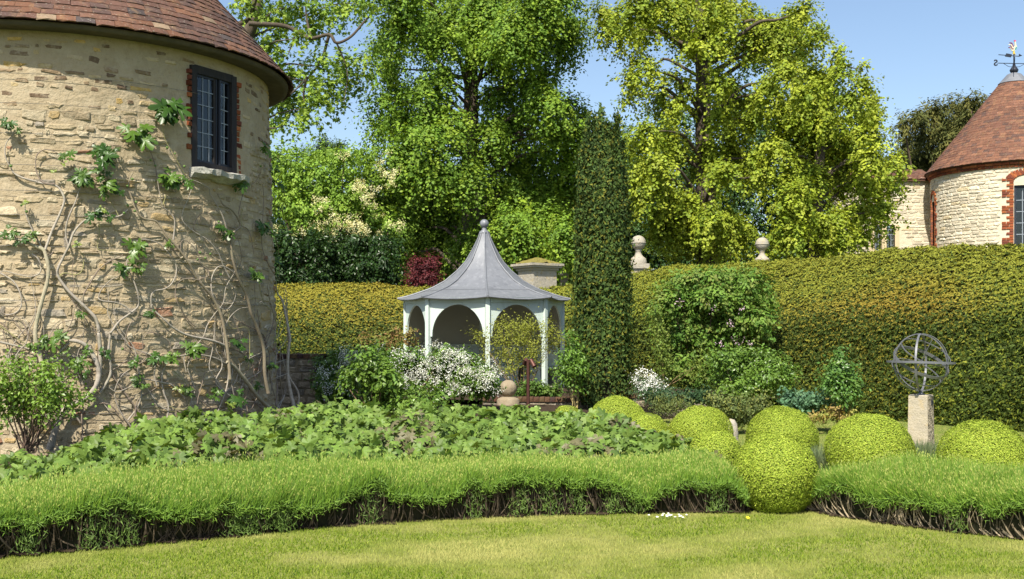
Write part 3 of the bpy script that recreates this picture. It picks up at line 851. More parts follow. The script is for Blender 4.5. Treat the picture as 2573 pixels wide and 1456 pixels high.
froof = a.build("roof", mat("roof_under2", (.12, .06, .04), .95), far, True)
ftp = [((.165, .078, .05), 5), ((.14, .066, .045), 4), ((.195, .092, .056), 2.5), ((.10, .056, .045), 2)]
tile_cone(FT, FR_E, FZ_E - .01, fsl, 40, .108, .175, R(-115), R(60), froof, ftp, .022, "roof_tiling", 31 * FK)
a = Acc(); lathe(a, FT.c, [(38 * FK, fz(211)), (33 * FK, fz(206)), (24 * FK, fz(196)), (17 * FK, fz(188)), (8 * FK, fz(184)), (.0, fz(183.5))], 24); a.build("lead_cap", LEAD, froof, True)

# weather vane
VB = FT.c + np.array([0, 0, fz(184)])
vane = thing("weather_vane", "weather vane with painted cockerel, arrow and compass letters on the tower roof", "weather vane", VB)
def vp(x, y, dd=0): return P(x, y, FD + dd)
a = Acc(); lathe(a, VB, [(.03, -.02), (.11, .03), (.13, .09), (.10, .14), (.05, .21), (.035, .30)], 16); a.build("base_ball", IRON, vane, True)
a = Acc(); tube(a, [VB + [0, 0, .25], VB + [0, 0, fz(136) - VB[2]]], .025, 8); a.build("spindle", IRON, vane)
hubz = fz(160); arm = .48
da = unit(np.array([-1, -.08, 0])); db = np.array([da[1], -da[0], 0.])
db = unit(np.array([-.42, -1., 0]))
for dr, ln, ch in ((da, .52, "S"), (-da, .52, "N"), (db, .52, "W"), (-db, .52, "E")):
    a = Acc(); p0 = VB * [1, 1, 0] + np.array([0, 0, hubz]); p1 = p0 + dr * ln
    tube(a, [p0, p1], .012, 6)
    tube(a, spline([p0 - [0, 0, .09], p0 + dr * .16 - [0, 0, .10], p0 + dr * .34 - [0, 0, .005]], 6), .008, 5)
    a.build("compass_arm", IRON, vane)
    cu = bpy.data.curves.new("letter", 'FONT'); cu.body = ch; cu.size = .26; cu.extrude = .008; cu.align_x = 'CENTER'; cu.align_y = 'CENTER'; cu.offset = .008
    cu.materials.append(IRON)
    tmp = bpy.data.objects.new("text", cu); COL.objects.link(tmp); bpy.context.view_layer.update()
    lm = bpy.data.meshes.new_from_object(tmp.evaluated_get(bpy.context.evaluated_depsgraph_get())); bpy.data.objects.remove(tmp)
    if not lm.materials: lm.materials.append(IRON)
    o = bpy.data.objects.new("compass_letter", lm); COL.objects.link(o); o.parent = vane
    o.matrix_parent_inverse = Matrix.Translation(-Vector(vane.location))
    xd = dr if ch in "SN" else dr
    if ch in "SN": xd = -da * -1
    xd = np.array([-1., 0, 0]) if ch in "SN" else unit(db * np.array([1, 1, 0]))
    if ch == "W": xd = -xd
    zd = np.cross(xd, [0, 0, 1.])
    c = p1 + dr * .07
    o.matrix_basis = Matrix(mtx(c, xd, np.array([0, 0, 1.]), zd).tolist())
a = Acc(); z0 = fz(142)
tl, tr_ = vp(2509, 138), vp(2560, 142)
tube(a, [tl, tr_], .012, 6); a.build("arrow_shaft", IRON, vane)
def plate(name, pts, m, parent, th=.012, dd=0.0):
    p = np.array([vp(x, y, dd) for x, y in pts]); n = len(p)
    V = np.r_[p + [0, -th, 0], p + [0, th, 0]]; c = [p.mean(0) + [0, -th, 0], p.mean(0) + [0, th, 0]]
    V = np.r_[V, c]
    Fc = [(i, (i + 1) % n, 2 * n) for i in range(n)] + [(n + (i + 1) % n, n + i, 2 * n + 1) for i in range(n)]
    for i in range(n): Fc += [(i, n + i, (i + 1) % n), ((i + 1) % n, n + i, n + (i + 1) % n)]
    a = Acc(); a.add(V, Fc); return a.build(name, m, parent)
def vz(x, y): return (3640 + x * .20597) * .67005, (120 + y * .20604) * .67005
plate("arrow_tail", [vz(*q) for q in ((650, 393), (750, 412), (733, 466), (624, 450))], IRON, vane)
plate("arrow_head", [vz(*q) for q in ((880, 402), (938, 435), (880, 455))], IRON, vane)
GOLD = mat("gold_paint", (.55, .42, .08), .5); CREAMP = mat("cream_enamel", (.62, .58, .42), .5); PLUM = mat("plum_paint", (.16, .05, .12), .5); PINK = mat("pink_paint", (.55, .06, .18), .5); TEAL = mat("teal_paint", (.05, .25, .25), .5)
plate("cockerel_leg", [vz(*q) for q in ((768, 410), (770, 350), (800, 345), (805, 390), (820, 415))], GOLD, vane)
plate("cockerel_body", [vz(*q) for q in ((760, 350), (745, 310), (775, 280), (800, 262), (798, 200), (795, 180), (815, 178), (822, 200), (828, 240), (845, 275), (835, 310), (800, 350))], CREAMP, vane)
plate("cockerel_wing", [vz(*q) for q in ((795, 340), (808, 295), (830, 268), (842, 285), (825, 320))], TEAL, vane, .016)
plate("cockerel_comb", [vz(*q) for q in ((790, 178), (788, 156), (800, 150), (822, 158), (822, 178))], PINK, vane, .014)
for k, (x, y, xx, yy) in enumerate(((770, 275, 705, 200), (768, 300, 690, 240), (764, 325, 688, 290), (758, 350, 712, 305))):
    mx_, my_ = (x + xx) / 2 + 8, (y + yy) / 2 - 28
    pth = spline([vp(*vz(x, y)), vp(*vz(mx_, my_)), vp(*vz(xx, yy))], 6)
    a = Acc(); tube(a, pth, np.linspace(.045, .02, len(pth)) * .75, 5); a.build("tail_feather", PLUM if k % 2 == 0 else CREAMP, vane)

# wing wall with tiled roof and mullioned window
WD = 35.5; WK = WD / F
wing = thing("stone_wing", "pale stone wing with low tiled roof and mullioned window beside the far tower", "building", P(2270, 0, WD) * [1, 1, 0])
wz = lambda y: EYE + (HY - y) * WK
wx = lambda x: (x - CX) * WK
x0, x1 = wx(2100), wx(2356)
ox0, ox1, oz0, oz1 = wx(2196), wx(2248), 2.5, wz(566)
wallw = None
a = Acc()
def slab(xa, xb, za, zb): box(a, ((xa + xb) / 2, WD + .2, (za + zb) / 2), (xb - xa, .4, zb - za))
slab(x0, ox0, 0, wz(452)); slab(ox1, x1, 0, wz(452)); slab(ox0, ox1, oz1, wz(452)); slab(ox0, ox1, 0, oz0)
wallw = a.build("wall", PALEM, wing)
it = []; z = 3.6
while z < wz(452) - .06:
    h = rng.uniform(.09, .13); s = x0
    while s < x1:
        w = rng.uniform(.2, .42)
        if not (s + w > ox0 - .18 and s < ox1 + .18 and z < oz1 + .15):
            it.append((mtx(np.array([s + w / 2, WD + .0, z + h / 2]), np.array([w - .02, 0, 0]), np.array([0, 0, h - .014]), np.array([0, -rng.uniform(.02, .045), 0])), tuple(np.array(choose(palef)) * .92), int(rng.integers(len(STONES)))))
        s += w
    z += h
pieces(it, STONES, "stone", wallw, STONE_C, "stonework")
ASH = mat("ashlar", (.58, .47, .30), .9, mixes=[(5, .5, .75, (.48, .40, .28), .6)], bump=[(30, .3, .006)])
wf = part_box("window_surround", (0, 0, 0), (.14, .02, .02), (np.array([ox0 - .07, WD - .03, oz1]), np.array([1., 0, 0]), np.array([0, 1., 0]), np.array([0, 0, 1.])), ASH, wing)
for xx in (ox0 - .07, ox1 + .07, (ox0 + ox1) / 2 - .01):
    a = Acc(); box(a, (xx, WD + .03, (oz0 + oz1) / 2), (.14, .14, oz1 - oz0)); a.build("mullion", ASH, wing)
for xa, xb in ((ox0, (ox0 + ox1) / 2 - .08), ((ox0 + ox1) / 2 + .06, ox1)):
    a = Acc(); box(a, ((xa + xb) / 2, WD + .12, (oz0 + oz1) / 2), (xb - xa, .006, oz1 - oz0)); pn = a.build("pane", GLASS, wing)
    a = Acc()
    for i in (1, 2): box(a, (xa + (xb - xa) * i / 3, WD + .10, (oz0 + oz1) / 2), (.016, .02, oz1 - oz0))
    for zz in np.arange(oz0, oz1, .17): box(a, ((xa + xb) / 2, WD + .102, zz), (xb - xa, .02, .016))
    a.build("glazing_bar", LEADCAME, wing)
a = Acc(); box(a, ((ox0 + ox1) / 2, WD + .9, 3.5), (2, .02, 3)); a.build("room_partition", MATS["dark_room"], wing)
a = Acc(); zt = wz(449); zr = wz(430) + .25
a.add([(x0, WD - .12, zt - .05), (x1, WD - .12, zt - .05), (x1, WD + 1.4, zr), (x0, WD + 1.4, zr), (x0, WD - .12, zt - .09), (x1, WD - .12, zt - .09)], [(0, 1, 2, 3), (4, 5, 1, 0)])
wr = a.build("roof", MATS["roof_under2"], wing)
it = []; sl_ = math.atan2(zr - zt, 1.5)
for i in range(12):
    g = .11; s = x0 + rng.uniform(0, .1)
    while s < x1 - .1:
        p = np.array([s, WD - .14 + i * g * math.cos(sl_), zt - .04 + i * g * math.sin(sl_)])
        it.append((mtx(p, np.array([.17, 0, 0]), np.array([0, math.cos(sl_), math.sin(sl_)]) * .19, np.array([0, -math.sin(sl_), math.cos(sl_)]) * .022), choose(ftp), int(rng.integers(6)))); s += .175
pieces(it, TILES, "roof_tile", wr, TILE_C, "roof_tiling", 150)

# ------------------------------------------------------------------ stone finials and pier behind the hedge
OLDST = mat("weathered_stone", (.36, .33, .27), .92, mixes=[(6, .45, .65, (.33, .30, .25), .7), (9, .55, .72, (.50, .36, .10), .7), (18, .58, .72, (.09, .08, .07), .8)], bump=[(14, .7, .03), (60, .4, .008)])
MOSS = mat("moss", (.24, .21, .045), 1.0, mixes=[(12, .4, .7, (.16, .13, .05), .7)], bump=[(40, 1.0, .04)])
def finial(x, ytop, d, k, label):
    s = d / F * k; zt = EYE + (HY - ytop) * d / F
    c = np.array([(x - CX) * d / F, d, zt])
    r_ = thing("ball_finial", label, "finial", c - [0, 0, 82 * s], "stone ball finials behind the hedge")
    a = Acc(); th = np.linspace(0, math.pi, 16)
    lathe(a, c, [(18.5 * s * math.sin(t) + .0005, -18.5 * s + 18.5 * s * math.cos(t)) for t in th], 28); a.build("ball", OLDST, r_, True)
    a = Acc(); lathe(a, c, [(18.4 * s, -20.5 * s), (19.6 * s, -19.8 * s), (19.6 * s, -18.6 * s), (18.4 * s, -18 * s)], 28); a.build("band", OLDST, r_, True)
    a = Acc(); lathe(a, c, [(8 * s, -35 * s), (9 * s, -38 * s), (7 * s, -40 * s), (7.5 * s, -46 * s), (12 * s, -53 * s), (19 * s, -58 * s), (20 * s, -63 * s), (21 * s, -66 * s), (21 * s, -72 * s)], 24); a.build("pedestal", OLDST, r_, True)
    a = Acc(); box(a, c + [0, 0, -78 * s], (50 * s, 50 * s, 12 * s)); a.build("plinth", OLDST, r_)
    a = Acc(); box(a, c + [0, 0, -84 * s - .9], (40 * s, 40 * s, 1.8)); a.build("pier_shaft", OLDST, r_)
finial(1604, 592, 28.6, 1.0, "lichened stone ball finial just right of the columnar yew")
finial(1915, 597, 28.8, .92, "grey stone ball finial between the two golden green trees above the hedge")
PD = 28.4; s = PD / F; pc = np.array([(1350 - CX) * s, PD, 0])
pier = thing("gate_pier", "square stone gate pier with moss covered cap behind the gazebo", "pier", pc)
ya = R(33); fr = (pc, np.array([math.cos(ya), math.sin(ya), 0]), np.array([-math.sin(ya), math.cos(ya), 0]), np.array([0, 0, 1.]))
pz = lambda y: EYE + (HY - y) * s
a = Acc(); box(a, (0, 0, pz(681) / 2), (.72, .72, pz(681)), fr); a.build("shaft", OLDST, pier)
for nm, w, z0_, z1_ in (("moulding", .80, pz(681), pz(675)), ("cornice", .92, pz(675), pz(670)), ("cap_slab", 1.0, pz(670), pz(664))):
    a = Acc(); box(a, (0, 0, (z0_ + z1_) / 2), (w, w, z1_ - z0_ - .002), fr); a.build(nm, OLDST, pier)
a = Acc(); g = np.linspace(-.5, .5, 12); V = []
for u in g:
    for v in g: V.append(fr[0] + fr[1] * u * .96 + fr[2] * v * .96 + np.array([0, 0, pz(664) + .002 + .19 * (1 - max(abs(u), abs(v)) * 2) + .012 * rng.normal()]))
a.add(V, [(i * 12 + j, (i + 1) * 12 + j, (i + 1) * 12 + j + 1, i * 12 + j + 1) for i in range(11) for j in range(11)]); a.build("moss_cap", MOSS, pier)
c = P(1417, 683, 32); tf = thing("small_finial", "tiny stone finial peeping over the hedge right of the gate pier", "finial", c - [0, 0, 1.0])
a = Acc(); lathe(a, c, [(.001, .12), (.04, .10), (.055, .06), (.03, .02), (.05, 0), (.16, -.05), (.17, -.10), (.12, -.12), (.12, -1.0)], 16); a.build("finial_stone", OLDST, tf, True)

# ------------------------------------------------------------------ armillary sundial
AD = 14.5; AK = AD / F
ac = P(2314, 911, AD); ar = 72 * AK
arm_ = thing("armillary_sundial", "iron armillary sphere sundial on a square rough stone pedestal", "sundial", ac * [1, 1, 0])
PEDST = mat("pedestal_stone", (.40, .35, .265), .93, mixes=[(7, .45, .68, (.36, .32, .26), .7), (12, .55, .72, (.46, .33, .13), .5), (30, .6, .75, (.2, .18, .15), .6)], bump=[(10, .6, .03), (45, .6, .012)])
ROUGHST = mat("pitted_stone", (.42, .36, .27), .95, mixes=[(24, .45, .6, (.10, .085, .065), .85), (9, .55, .75, (.5, .45, .36), .6)], bump=[(24, 1.0, .06), (60, .6, .01)])
ztop = EYE + (HY - 992) * AK
ya = R(52); pfr = (ac * [1, 1, 0], np.array([math.cos(ya), math.sin(ya), 0]), np.array([-math.sin(ya), math.cos(ya), 0]), np.array([0, 0, 1.]))
# the pedestal tapers slightly
a = Acc(); ws, wt = .27, .245
V = []
for z_, w in ((-.05, ws), (ztop - .012, wt), (ztop, wt - .02)):
    for sx, sy in ((-1, -1), (1, -1), (1, 1), (-1, 1)): V.append(pfr[0] + pfr[1] * sx * w / 2 + pfr[2] * sy * w / 2 + [0, 0, z_])
q = [(l * 4 + i, l * 4 + (i + 1) % 4, l * 4 + 4 + (i + 1) % 4, l * 4 + 4 + i) for l in range(2) for i in range(4)] + [(8, 9, 10, 11)]
a.add(V, q); ped = a.build("pedestal", PEDST, arm_)
# roughly dressed right-hand face with its little plaque (stands proud of the block)
nrm_ = -pfr[2] ; right_face = pfr[1]
faces = sorted([(-pfr[2], pfr[1]), (pfr[1], pfr[2])], key=lambda f: -f[0][0])
fn, ft = -pfr[2], pfr[1]
a = Acc(); V = []; nu, nv = 12, 40
for j in range(nv):
    z_ = .0 + (ztop - .02) * j / (nv - 1); w = ws + (wt - ws) * z_ / ztop
    for i in range(nu):
        u = -.5 + i / (nu - 1); e = min(1, 6 * (.5 - abs(u)))
        V.append(pfr[0] + fn * (w / 2 + .002 + .016 * e * (.5 + .5 * rng.random())) + ft * u * w * .97 + [0, 0, z_])
a.add(V, [(j * nu + i, j * nu + i + 1, (j + 1) * nu + i + 1, (j + 1) * nu + i) for j in range(nv - 1) for i in range(nu - 1)]); a.build("rough_face", ROUGHST, ped)
a = Acc(); box(a, (0, 0, 0), (.045, .06, .012), (pfr[0] + fn * (wt / 2 + .022) + [0, 0, ztop - .10], ft, np.array([0, 0, 1.]), fn)); a.build("plaque", IRON, ped)
STEEL = mat("grey_iron", (.17, .175, .19), .45, metal=.4, mixes=[(12, .5, .75, (.28, .28, .29), .6)])
def ring(name, axis, rad, width, th, off=0.0, m=STEEL):
    ax = unit(np.array(axis, float)); u = unit(np.cross(ax, [.3, .2, .9])); v = np.cross(ax, u); n = 72; V = []
    for i in range(n):
        t = 2 * math.pi * i / n; d_ = math.cos(t) * u + math.sin(t) * v
        for rr, ww in ((rad - th / 2, -width / 2), (rad + th / 2, -width / 2), (rad + th / 2, width / 2), (rad - th / 2, width / 2)):
            V.append(ac + d_ * rr + ax * (ww + off))
    a = Acc(); a.add(V, [(i * 4 + j, i * 4 + (j + 1) % 4, ((i + 1) % n) * 4 + (j + 1) % 4, ((i + 1) % n) * 4 + j) for i in range(n) for j in range(4)])
    a.build(name, m, arm_)
pole = unit(np.array([.22, -.45, .80]))                                  # the sundial's polar axis
side = unit(np.cross(pole, [0, 0, 1.]))
ring("meridian_ring", (.86, -.5, 0), ar, .026, .008)
ring("colure_ring", (.12, -1, .03), ar * 1.0, .022, .008)
ring("horizon_ring", (.03, .02, 1), ar * 1.08, .030, .05)
ring("equator_ring", pole, ar * .965, .038, .007)
ring("tropic_ring", pole, ar * .86, .013, .007, ar * .42)
ring("tropic_ring", pole, ar * .86, .013, .007, -ar * .42)
ring("polar_ring", (.80, .62, .1), ar * .98, .014, .007)
a = Acc(); tube(a, [ac - pole * ar, ac + pole * ar], .006, 6); a.build("gnomon", STEEL, arm_)
a = Acc(); lathe(a, ac * [1, 1, 0], [(.001, ztop + .05), (.03, ztop + .045), (.022, ztop + .02), (.05, ztop + .004), (.05, ztop - .002)], 16); a.build("mount", STEEL, arm_, True)

# ------------------------------------------------------------------ stone ball and garden spotlight
bc = P(1277, 977, 19.9); br = 22 * 19.9 / F
ball = thing("stone_ball", "rough round stone ball resting on a low base before the gazebo", "ball", bc - [0, 0, br + .05])
a = Acc(); V = []; nu, nv = 36, 18
for j in range(nv + 1):
    t = math.pi * j / nv
    for i in range(nu):
        p = 2 * math.pi * i / nu; d_ = np.array([math.sin(t) * math.cos(p), math.sin(t) * math.sin(p), math.cos(t)])
        V.append(bc + d_ * br * (1 + .012 * nz(d_, 7, 6)))
a.add(V, [(j * nu + i, (j + 1) * nu + i, (j + 1) * nu + (i + 1) % nu, j * nu + (i + 1) % nu) for j in range(nv) for i in range(nu)])
a.build("sphere", mat("ball_stone", (.26, .21, .14), .95, mixes=[(9, .45, .7, (.34, .29, .21), .7), (22, .55, .75, (.2, .16, .10), .6)], bump=[(20, .7, .02)]), ball, True)
a = Acc(); lathe(a, bc, [(.001, -br * .85), (br * .7, -br * .92), (br * 1.15, -br * 1.12), (br * 1.3, -br * 1.3), (br * 1.3, -br * 2.6)], 24); a.build("base", MATS["ball_stone"], ball, True)
ld = 19.2; lb = P(1327, 1016, ld)
RUST = mat("brown_metal", (.10, .045, .035), .5, metal=.5)
lamp = thing("garden_spotlight", "slim brown post with two small spotlights before the gazebo", "lamp", lb)
a = Acc(); tube(a, [lb - [0, 0, .2], P(1327, 904, ld)], 4.3 * ld / F, 10); a.build("post", RUST, lamp, True)
for (xa, ya_), (xb, yb), dd in (((1334, 905), (1343, 922), -.05), ((1322, 904), (1319, 915), .06)):
    A_, B_ = P(xa, ya_, ld + dd), P(xb, yb, ld + dd * 2.4)
    a = Acc(); tube(a, [A_, A_ * .4 + B_ * .6, B_], [5.2 * ld / F, 6 * ld / F, 6.2 * ld / F], 12); hd = a.build("spotlight_head", RUST, lamp, True)
    a = Acc(); tube(a, [P(1327, 910, ld), (A_ + B_) / 2], .012, 6); a.build("bracket", RUST, lamp)
# pale marker stone among the round bushes
mp = P(1836, 1068, 14.2); ms = thing("marker_stone", "small upright pale stone beside a round golden bush", "stone", mp * [1, 1, 0])
a = Acc(); hh = mp[2] + .08
lathe(a, mp * [1, 1, 0], [(.10, -.05), (.10, hh * .6), (.085, hh * .85), (.05, hh * .97), (.001, hh)], 10); a.build("slab", OLDST, ms, True)
# ------------------------------------------------------------------ fig trained on the left tower
def on_wall(cv, x, y, off=.05):
    px, py = cv(x, y); p, ph = TW.hit(px, py, TWR)
    v = p - TW.c; h = unit(v * [1, 1, 0])
    return p + h * off
GREYB, BROWNB, GREENB = (.34, .30, .25), (.20, .155, .125), (.28, .26, .11)
figA = thing("fig_tree", "fig trained over the lit left half of the tower with pale grey stems", "tree", on_wall(cC, 520, 1120) * [1, 1, 0], "figs trained on the tower")
figB = thing("fig_tree", "fig trained over the shaded right half of the tower with darker stems", "tree", on_wall(cB, 1880, 1456) * [1, 1, 0], "figs trained on the tower")
def stem(which, segs, r0, r1, off=(.06, .06), col=GREYB):
    pts = []
    n = sum(len(s[1]) for s in segs); i = 0
    for cv, ps in segs:
        for x, y in ps:
            pts.append(on_wall(cv, x, y, off[0] + (off[1] - off[0]) * i / max(1, n - 1) + rng.normal() * .008)); i += 1
    pth = spline(pts, 5)
    rr = np.linspace(r0, r1, len(pth)) * (1 + .06 * rng.normal(size=len(pth)))
    a = Acc(); tube(a, pth, rr * .84, 8 if r0 > .012 else 6, tuple(np.array(col) * rng.uniform(.85, 1.15)))
    a.build("trunk" if r0 > .025 else "branch", FIGBARK, (figA, figB)[which], True)
S = .0012      # metres per picture unit of stem width at the wall
stem(0, [(cC, [(500, 1150), (520, 1090), (555, 950), (590, 850), (650, 760), (720, 710), (870, 620), (940, 520), (970, 400), (945, 280), (890, 170), (830, 110), (760, 80), (690, 75)])], .050, .022, (.12, .07))
stem(0, [(cC, [(850, 630), (930, 560), (965, 470), (985, 380), (985, 150), (970, 0)]), (cB, [(715, 1150), (690, 1060), (640, 1000), (590, 950), (500, 860), (430, 760), (425, 700), (460, 620), (500, 540), (530, 450), (570, 390), (630, 340), (700, 320), (850, 320), (920, 270)])], .028, .010, (.09, .06))
stem(0, [(cC, [(510, 700), (490, 550), (470, 430), (430, 300), (400, 180)]), (cB, [(270, 1200), (275, 1100), (310, 950), (350, 800), (360, 700), (345, 620), (320, 560), (250, 530), (180, 495), (80, 480), (0, 478), (-80, 480)])], .034, .018, (.10, .07), (.36, .32, .22))
stem(0, [(cC, [(985, 590), (1060, 470), (1090, 370), (1070, 180), (1090, 0)]), (cB, [(800, 1160), (860, 1080), (940, 1020), (1000, 965), (990, 880), (960, 780), (940, 740), (910, 660), (935, 600)])], .020, .006)
for w, cv, r0, r1, ps in (
    (0, cB, .011, .006, [(940, 1010), (900, 970), (820, 940), (740, 930), (715, 905), (740, 840), (800, 780), (850, 755)]),
    (0, cB, .013, .007, [(500, 540), (480, 460), (485, 380), (510, 300), (550, 210), (580, 120), (610, 60), (660, 0)]),
    (0, cB, .018, .011, [(335, 560), (380, 430), (430, 320), (465, 230), (468, 180), (430, 110), (380, 90), (320, 80), (200, 50), (100, 0)]),
    (0, cA, .011, .005, [(300, 1425), (150, 1380), (90, 1310), (55, 1220), (60, 1130), (110, 1060), (150, 1030)]),
    (0, cA, .010, .005, [(430, 1445), (340, 1430), (290, 1340), (290, 1230), (340, 1180), (400, 1180), (470, 1210)]),
    (0, cB, .011, .006, [(310, 540), (260, 450), (210, 340), (190, 260), (200, 210)]),
    (0, cB, .008, .004, [(345, 610), (380, 590), (410, 550)]),
    (0, cB, .010, .005, [(430, 760), (470, 730), (560, 740), (600, 700), (605, 610), (570, 560)]),
    (0, cB, .011, .006, [(240, 590), (280, 620), (305, 680), (290, 735), (220, 755), (120, 735), (40, 715), (-30, 745)]),
    (0, cB, .011, .007, [(20, 730), (110, 790), (160, 880), (165, 970), (120, 1020), (50, 1030), (-20, 1000)]),
    (0, cB, .010, .006, [(600, 950), (610, 880), (660, 790), (720, 700), (800, 640), (870, 610), (885, 595)]),
    (0, cB, .016, .008, [(0, 1225), (100, 1250), (200, 1275), (290, 1300)]),
    (0, cB, .009, .006, [(0, 1100), (80, 1160), (160, 1220), (230, 1270)]),
    (0, cB, .006, .004, [(715, 360), (720, 430), (705, 520), (720, 560), (830, 565)]),
    (0, cB, .006, .004, [(855, 320), (830, 260), (780, 190), (730, 150)]),
    (0, cB, .006, .004, [(410, 1130), (450, 1090), (540, 1070), (600, 1090), (625, 1130), (580, 1200)]),
    (0, cC, .013, .008, [(690, 100), (640, 140), (590, 200), (575, 280), (580, 400), (630, 520), (660, 570)]),
    (0, cD, .010, .007, [(515, 560), (510, 440), (520, 410), (620, 355), (690, 370), (740, 430)]),
    (1, cB, .012, .005, [(1240, 490), (1250, 420), (1250, 340), (1220, 290), (1170, 240), (1140, 130), (1125, 0)]),
    (1, cA, .008, .004, [(1205, 1390), (1190, 1300), (1150, 1180), (1100, 1130)]),
    (1, cB, .008, .006, [(1170, 235), (1195, 160)]),
    (1, cB, .011, .005, [(1640, 760), (1600, 670), (1560, 580), (1490, 490), (1400, 430), (1320, 360), (1310, 290), (1345, 200), (1375, 120)]),
    (1, cB, .011, .006, [(1740, 830), (1680, 730), (1600, 680), (1540, 700), (1515, 790), (1530, 900), (1580, 980), (1640, 985), (1690, 920), (1690, 850), (1620, 790), (1590, 750)]),
    (1, cB, .012, .006, [(1640, 500), (1600, 340), (1560, 240), (1510, 150), (1490, 110), (1420, 70), (1350, 40), (1280, 25)]),
    (1, cA, .007, .004, [(1560, 1450), (1460, 1400), (1400, 1330), (1330, 1200), (1280, 1110), (1250, 1000), (1245, 880)]),
    (1, cB, .006, .004, [(1725, 390), (1735, 310), (1745, 240)]),
    (1, cB, .006, .004, [(1725, 385), (1780, 410), (1800, 480), (1820, 590)]),
    (1, cB, .006, .004, [(1395, 430), (1395, 380), (1430, 310), (1490, 290), (1540, 330), (1560, 400)]),
    (1, cB, .008, .005, [(1430, 800), (1440, 770), (1490, 750), (1490, 700), (1440, 670), (1420, 600), (1380, 530), (1330, 490), (1300, 510), (1295, 560)]),
    (1, cB, .009, .005, [(1420, 780), (1340, 770), (1280, 800), (1262, 870), (1270, 940), (1310, 1010), (1370, 1090), (1410, 1120)]),
    (1, cB, .011, .006, [(1090, 980), (1085, 900), (1110, 860), (1180, 845), (1230, 810), (1260, 740), (1260, 660), (1220, 600), (1190, 560), (1140, 510), (1040, 485), (980, 500)]),
    (1, cB, .019, .011, [(1640, 1290), (1600, 1250), (1500, 1215), (1350, 1180), (1250, 1130), (1180, 1070), (1110, 1000), (1090, 960)]),
    (1, cB, .015, .010, [(1630, 1390), (1540, 1345), (1450, 1325), (1350, 1325), (1250, 1335)]),
    (1, cB, .007, .004, [(900, 1290), (905, 1200), (930, 1110), (980, 1060), (1040, 1040)]),
    (1, cB, .007, .004, [(1030, 1280), (1030, 1190), (1090, 1160), (1160, 1190), (1220, 1240), (1225, 1310)]),
    (1, cB, .007, .004, [(890, 1285), (960, 1310), (1040, 1310), (1050, 1360), (980, 1410)]),
    (1, cB, .006, .004, [(1780, 1430), (1790, 1290), (1770, 1130), (1660, 1130), (1640, 1050), (1650, 1000)]),
    (1, cB, .006, .004, [(1890, 1250), (1920, 1130), (1960, 1130)]),
    (1, cB, .006, .004, [(1700, 300), (1720, 200), (1770, 120), (1840, 60), (1870, 0)]),
    (1, cB, .006, .003, [(1690, 760), (1730, 640), (1720, 540), (1700, 460)]),
    (1, cB, .006, .004, [(1850, 770), (1870, 880), (1900, 950), (1960, 1030), (1990, 1150), (2040, 1250)]),
    (1, cB, .006, .004, [(1985, 780), (1940, 700), (1890, 600), (1880, 480), (1885, 300), (1900, 180), (1880, 80)]),
    (1, cB, .005, .003, [(1960, 440), (1995, 560), (2000, 700), (2005, 870)]),
    (1, cB, .005, .003, [(1850, 1000), (1870, 1150), (1880, 1300)]),
    (1, cD, .012, .008, [(1400, 90), (1405, 180), (1390, 280), (1350, 400), (1300, 480)]),
    (1, cD, .013, .009, [(1030, 470), (1040, 370), (1010, 280), (1000, 180), (1030, 90)]),
    (1, cD, .007, .005, [(1040, 370), (1090, 390), (1150, 380), (1165, 330), (1150, 230), (1060, 140)]),
    (1, cD, .012, .008, [(790, 460), (850, 380), (875, 300), (870, 210), (840, 120), (800, 90)]),
    (1, cD, .008, .005, [(840, 120), (900, 80), (890, 40), (830, 40), (770, 0)]),
    (1, cD, .008, .005, [(1220, 420), (1215, 340), (1250, 230), (1265, 160)]),
    (1, cD, .006, .004, [(680, 290), (730, 330), (800, 325), (880, 300)]),
    (1, cD, .006, .004, [(940, 360), (1000, 400), (1100, 405)]),
    (1, cD, .010, .006, [(860, 410), (700, 180), (730, 130), (790, 85)]),
):
    stem(w, [(cv, ps)], r0, r1, (.06, .05), GREYB if r0 > .010 else (BROWNB if rng.random() < .7 else GREENB))
stem(1, [(cB, [(1900, 1600), (1880, 1456), (1870, 1280), (1830, 1130), (1790, 1020), (1760, 900), (1700, 770), (1660, 640), (1645, 520), (1660, 440), (1720, 390), (1700, 330), (1650, 270), (1590, 230), (1560, 150)])], .030, .009, (.09, .06), (.24, .20, .14))
stem(1, [(cB, [(1640, 1500), (1620, 1280), (1600, 1150), (1570, 1020), (1520, 910), (1450, 820), (1400, 750), (1350, 660), (1280, 560), (1210, 480), (1150, 390), (1110, 350), (1020, 330), (970, 260), (950, 190), (925, 110), (935, 40), (960, 0)])], .024, .007, (.08, .06), (.27, .22, .15))
stem(1, [(cD, [(1700, 480), (1650, 390), (1570, 310), (1500, 210), (1440, 130), (1390, 95)])], .034, .020, (.10, .07), (.29, .26, .18))
stem(1, [(cD, [(1850, 480), (1835, 400), (1805, 280), (1787, 150), (1790, 0)]), (cB, [(2090, 1200), (2070, 1050), (2040, 930), (2005, 870), (1990, 780)])], .036, .010, (.02, .03), (.40, .36, .30))
stem(1, [(cD, [(1850, 420), (1858, 300), (1800, 200), (1765, 120), (1740, 40)])], .018, .008, (.02, .05), (.36, .32, .26))
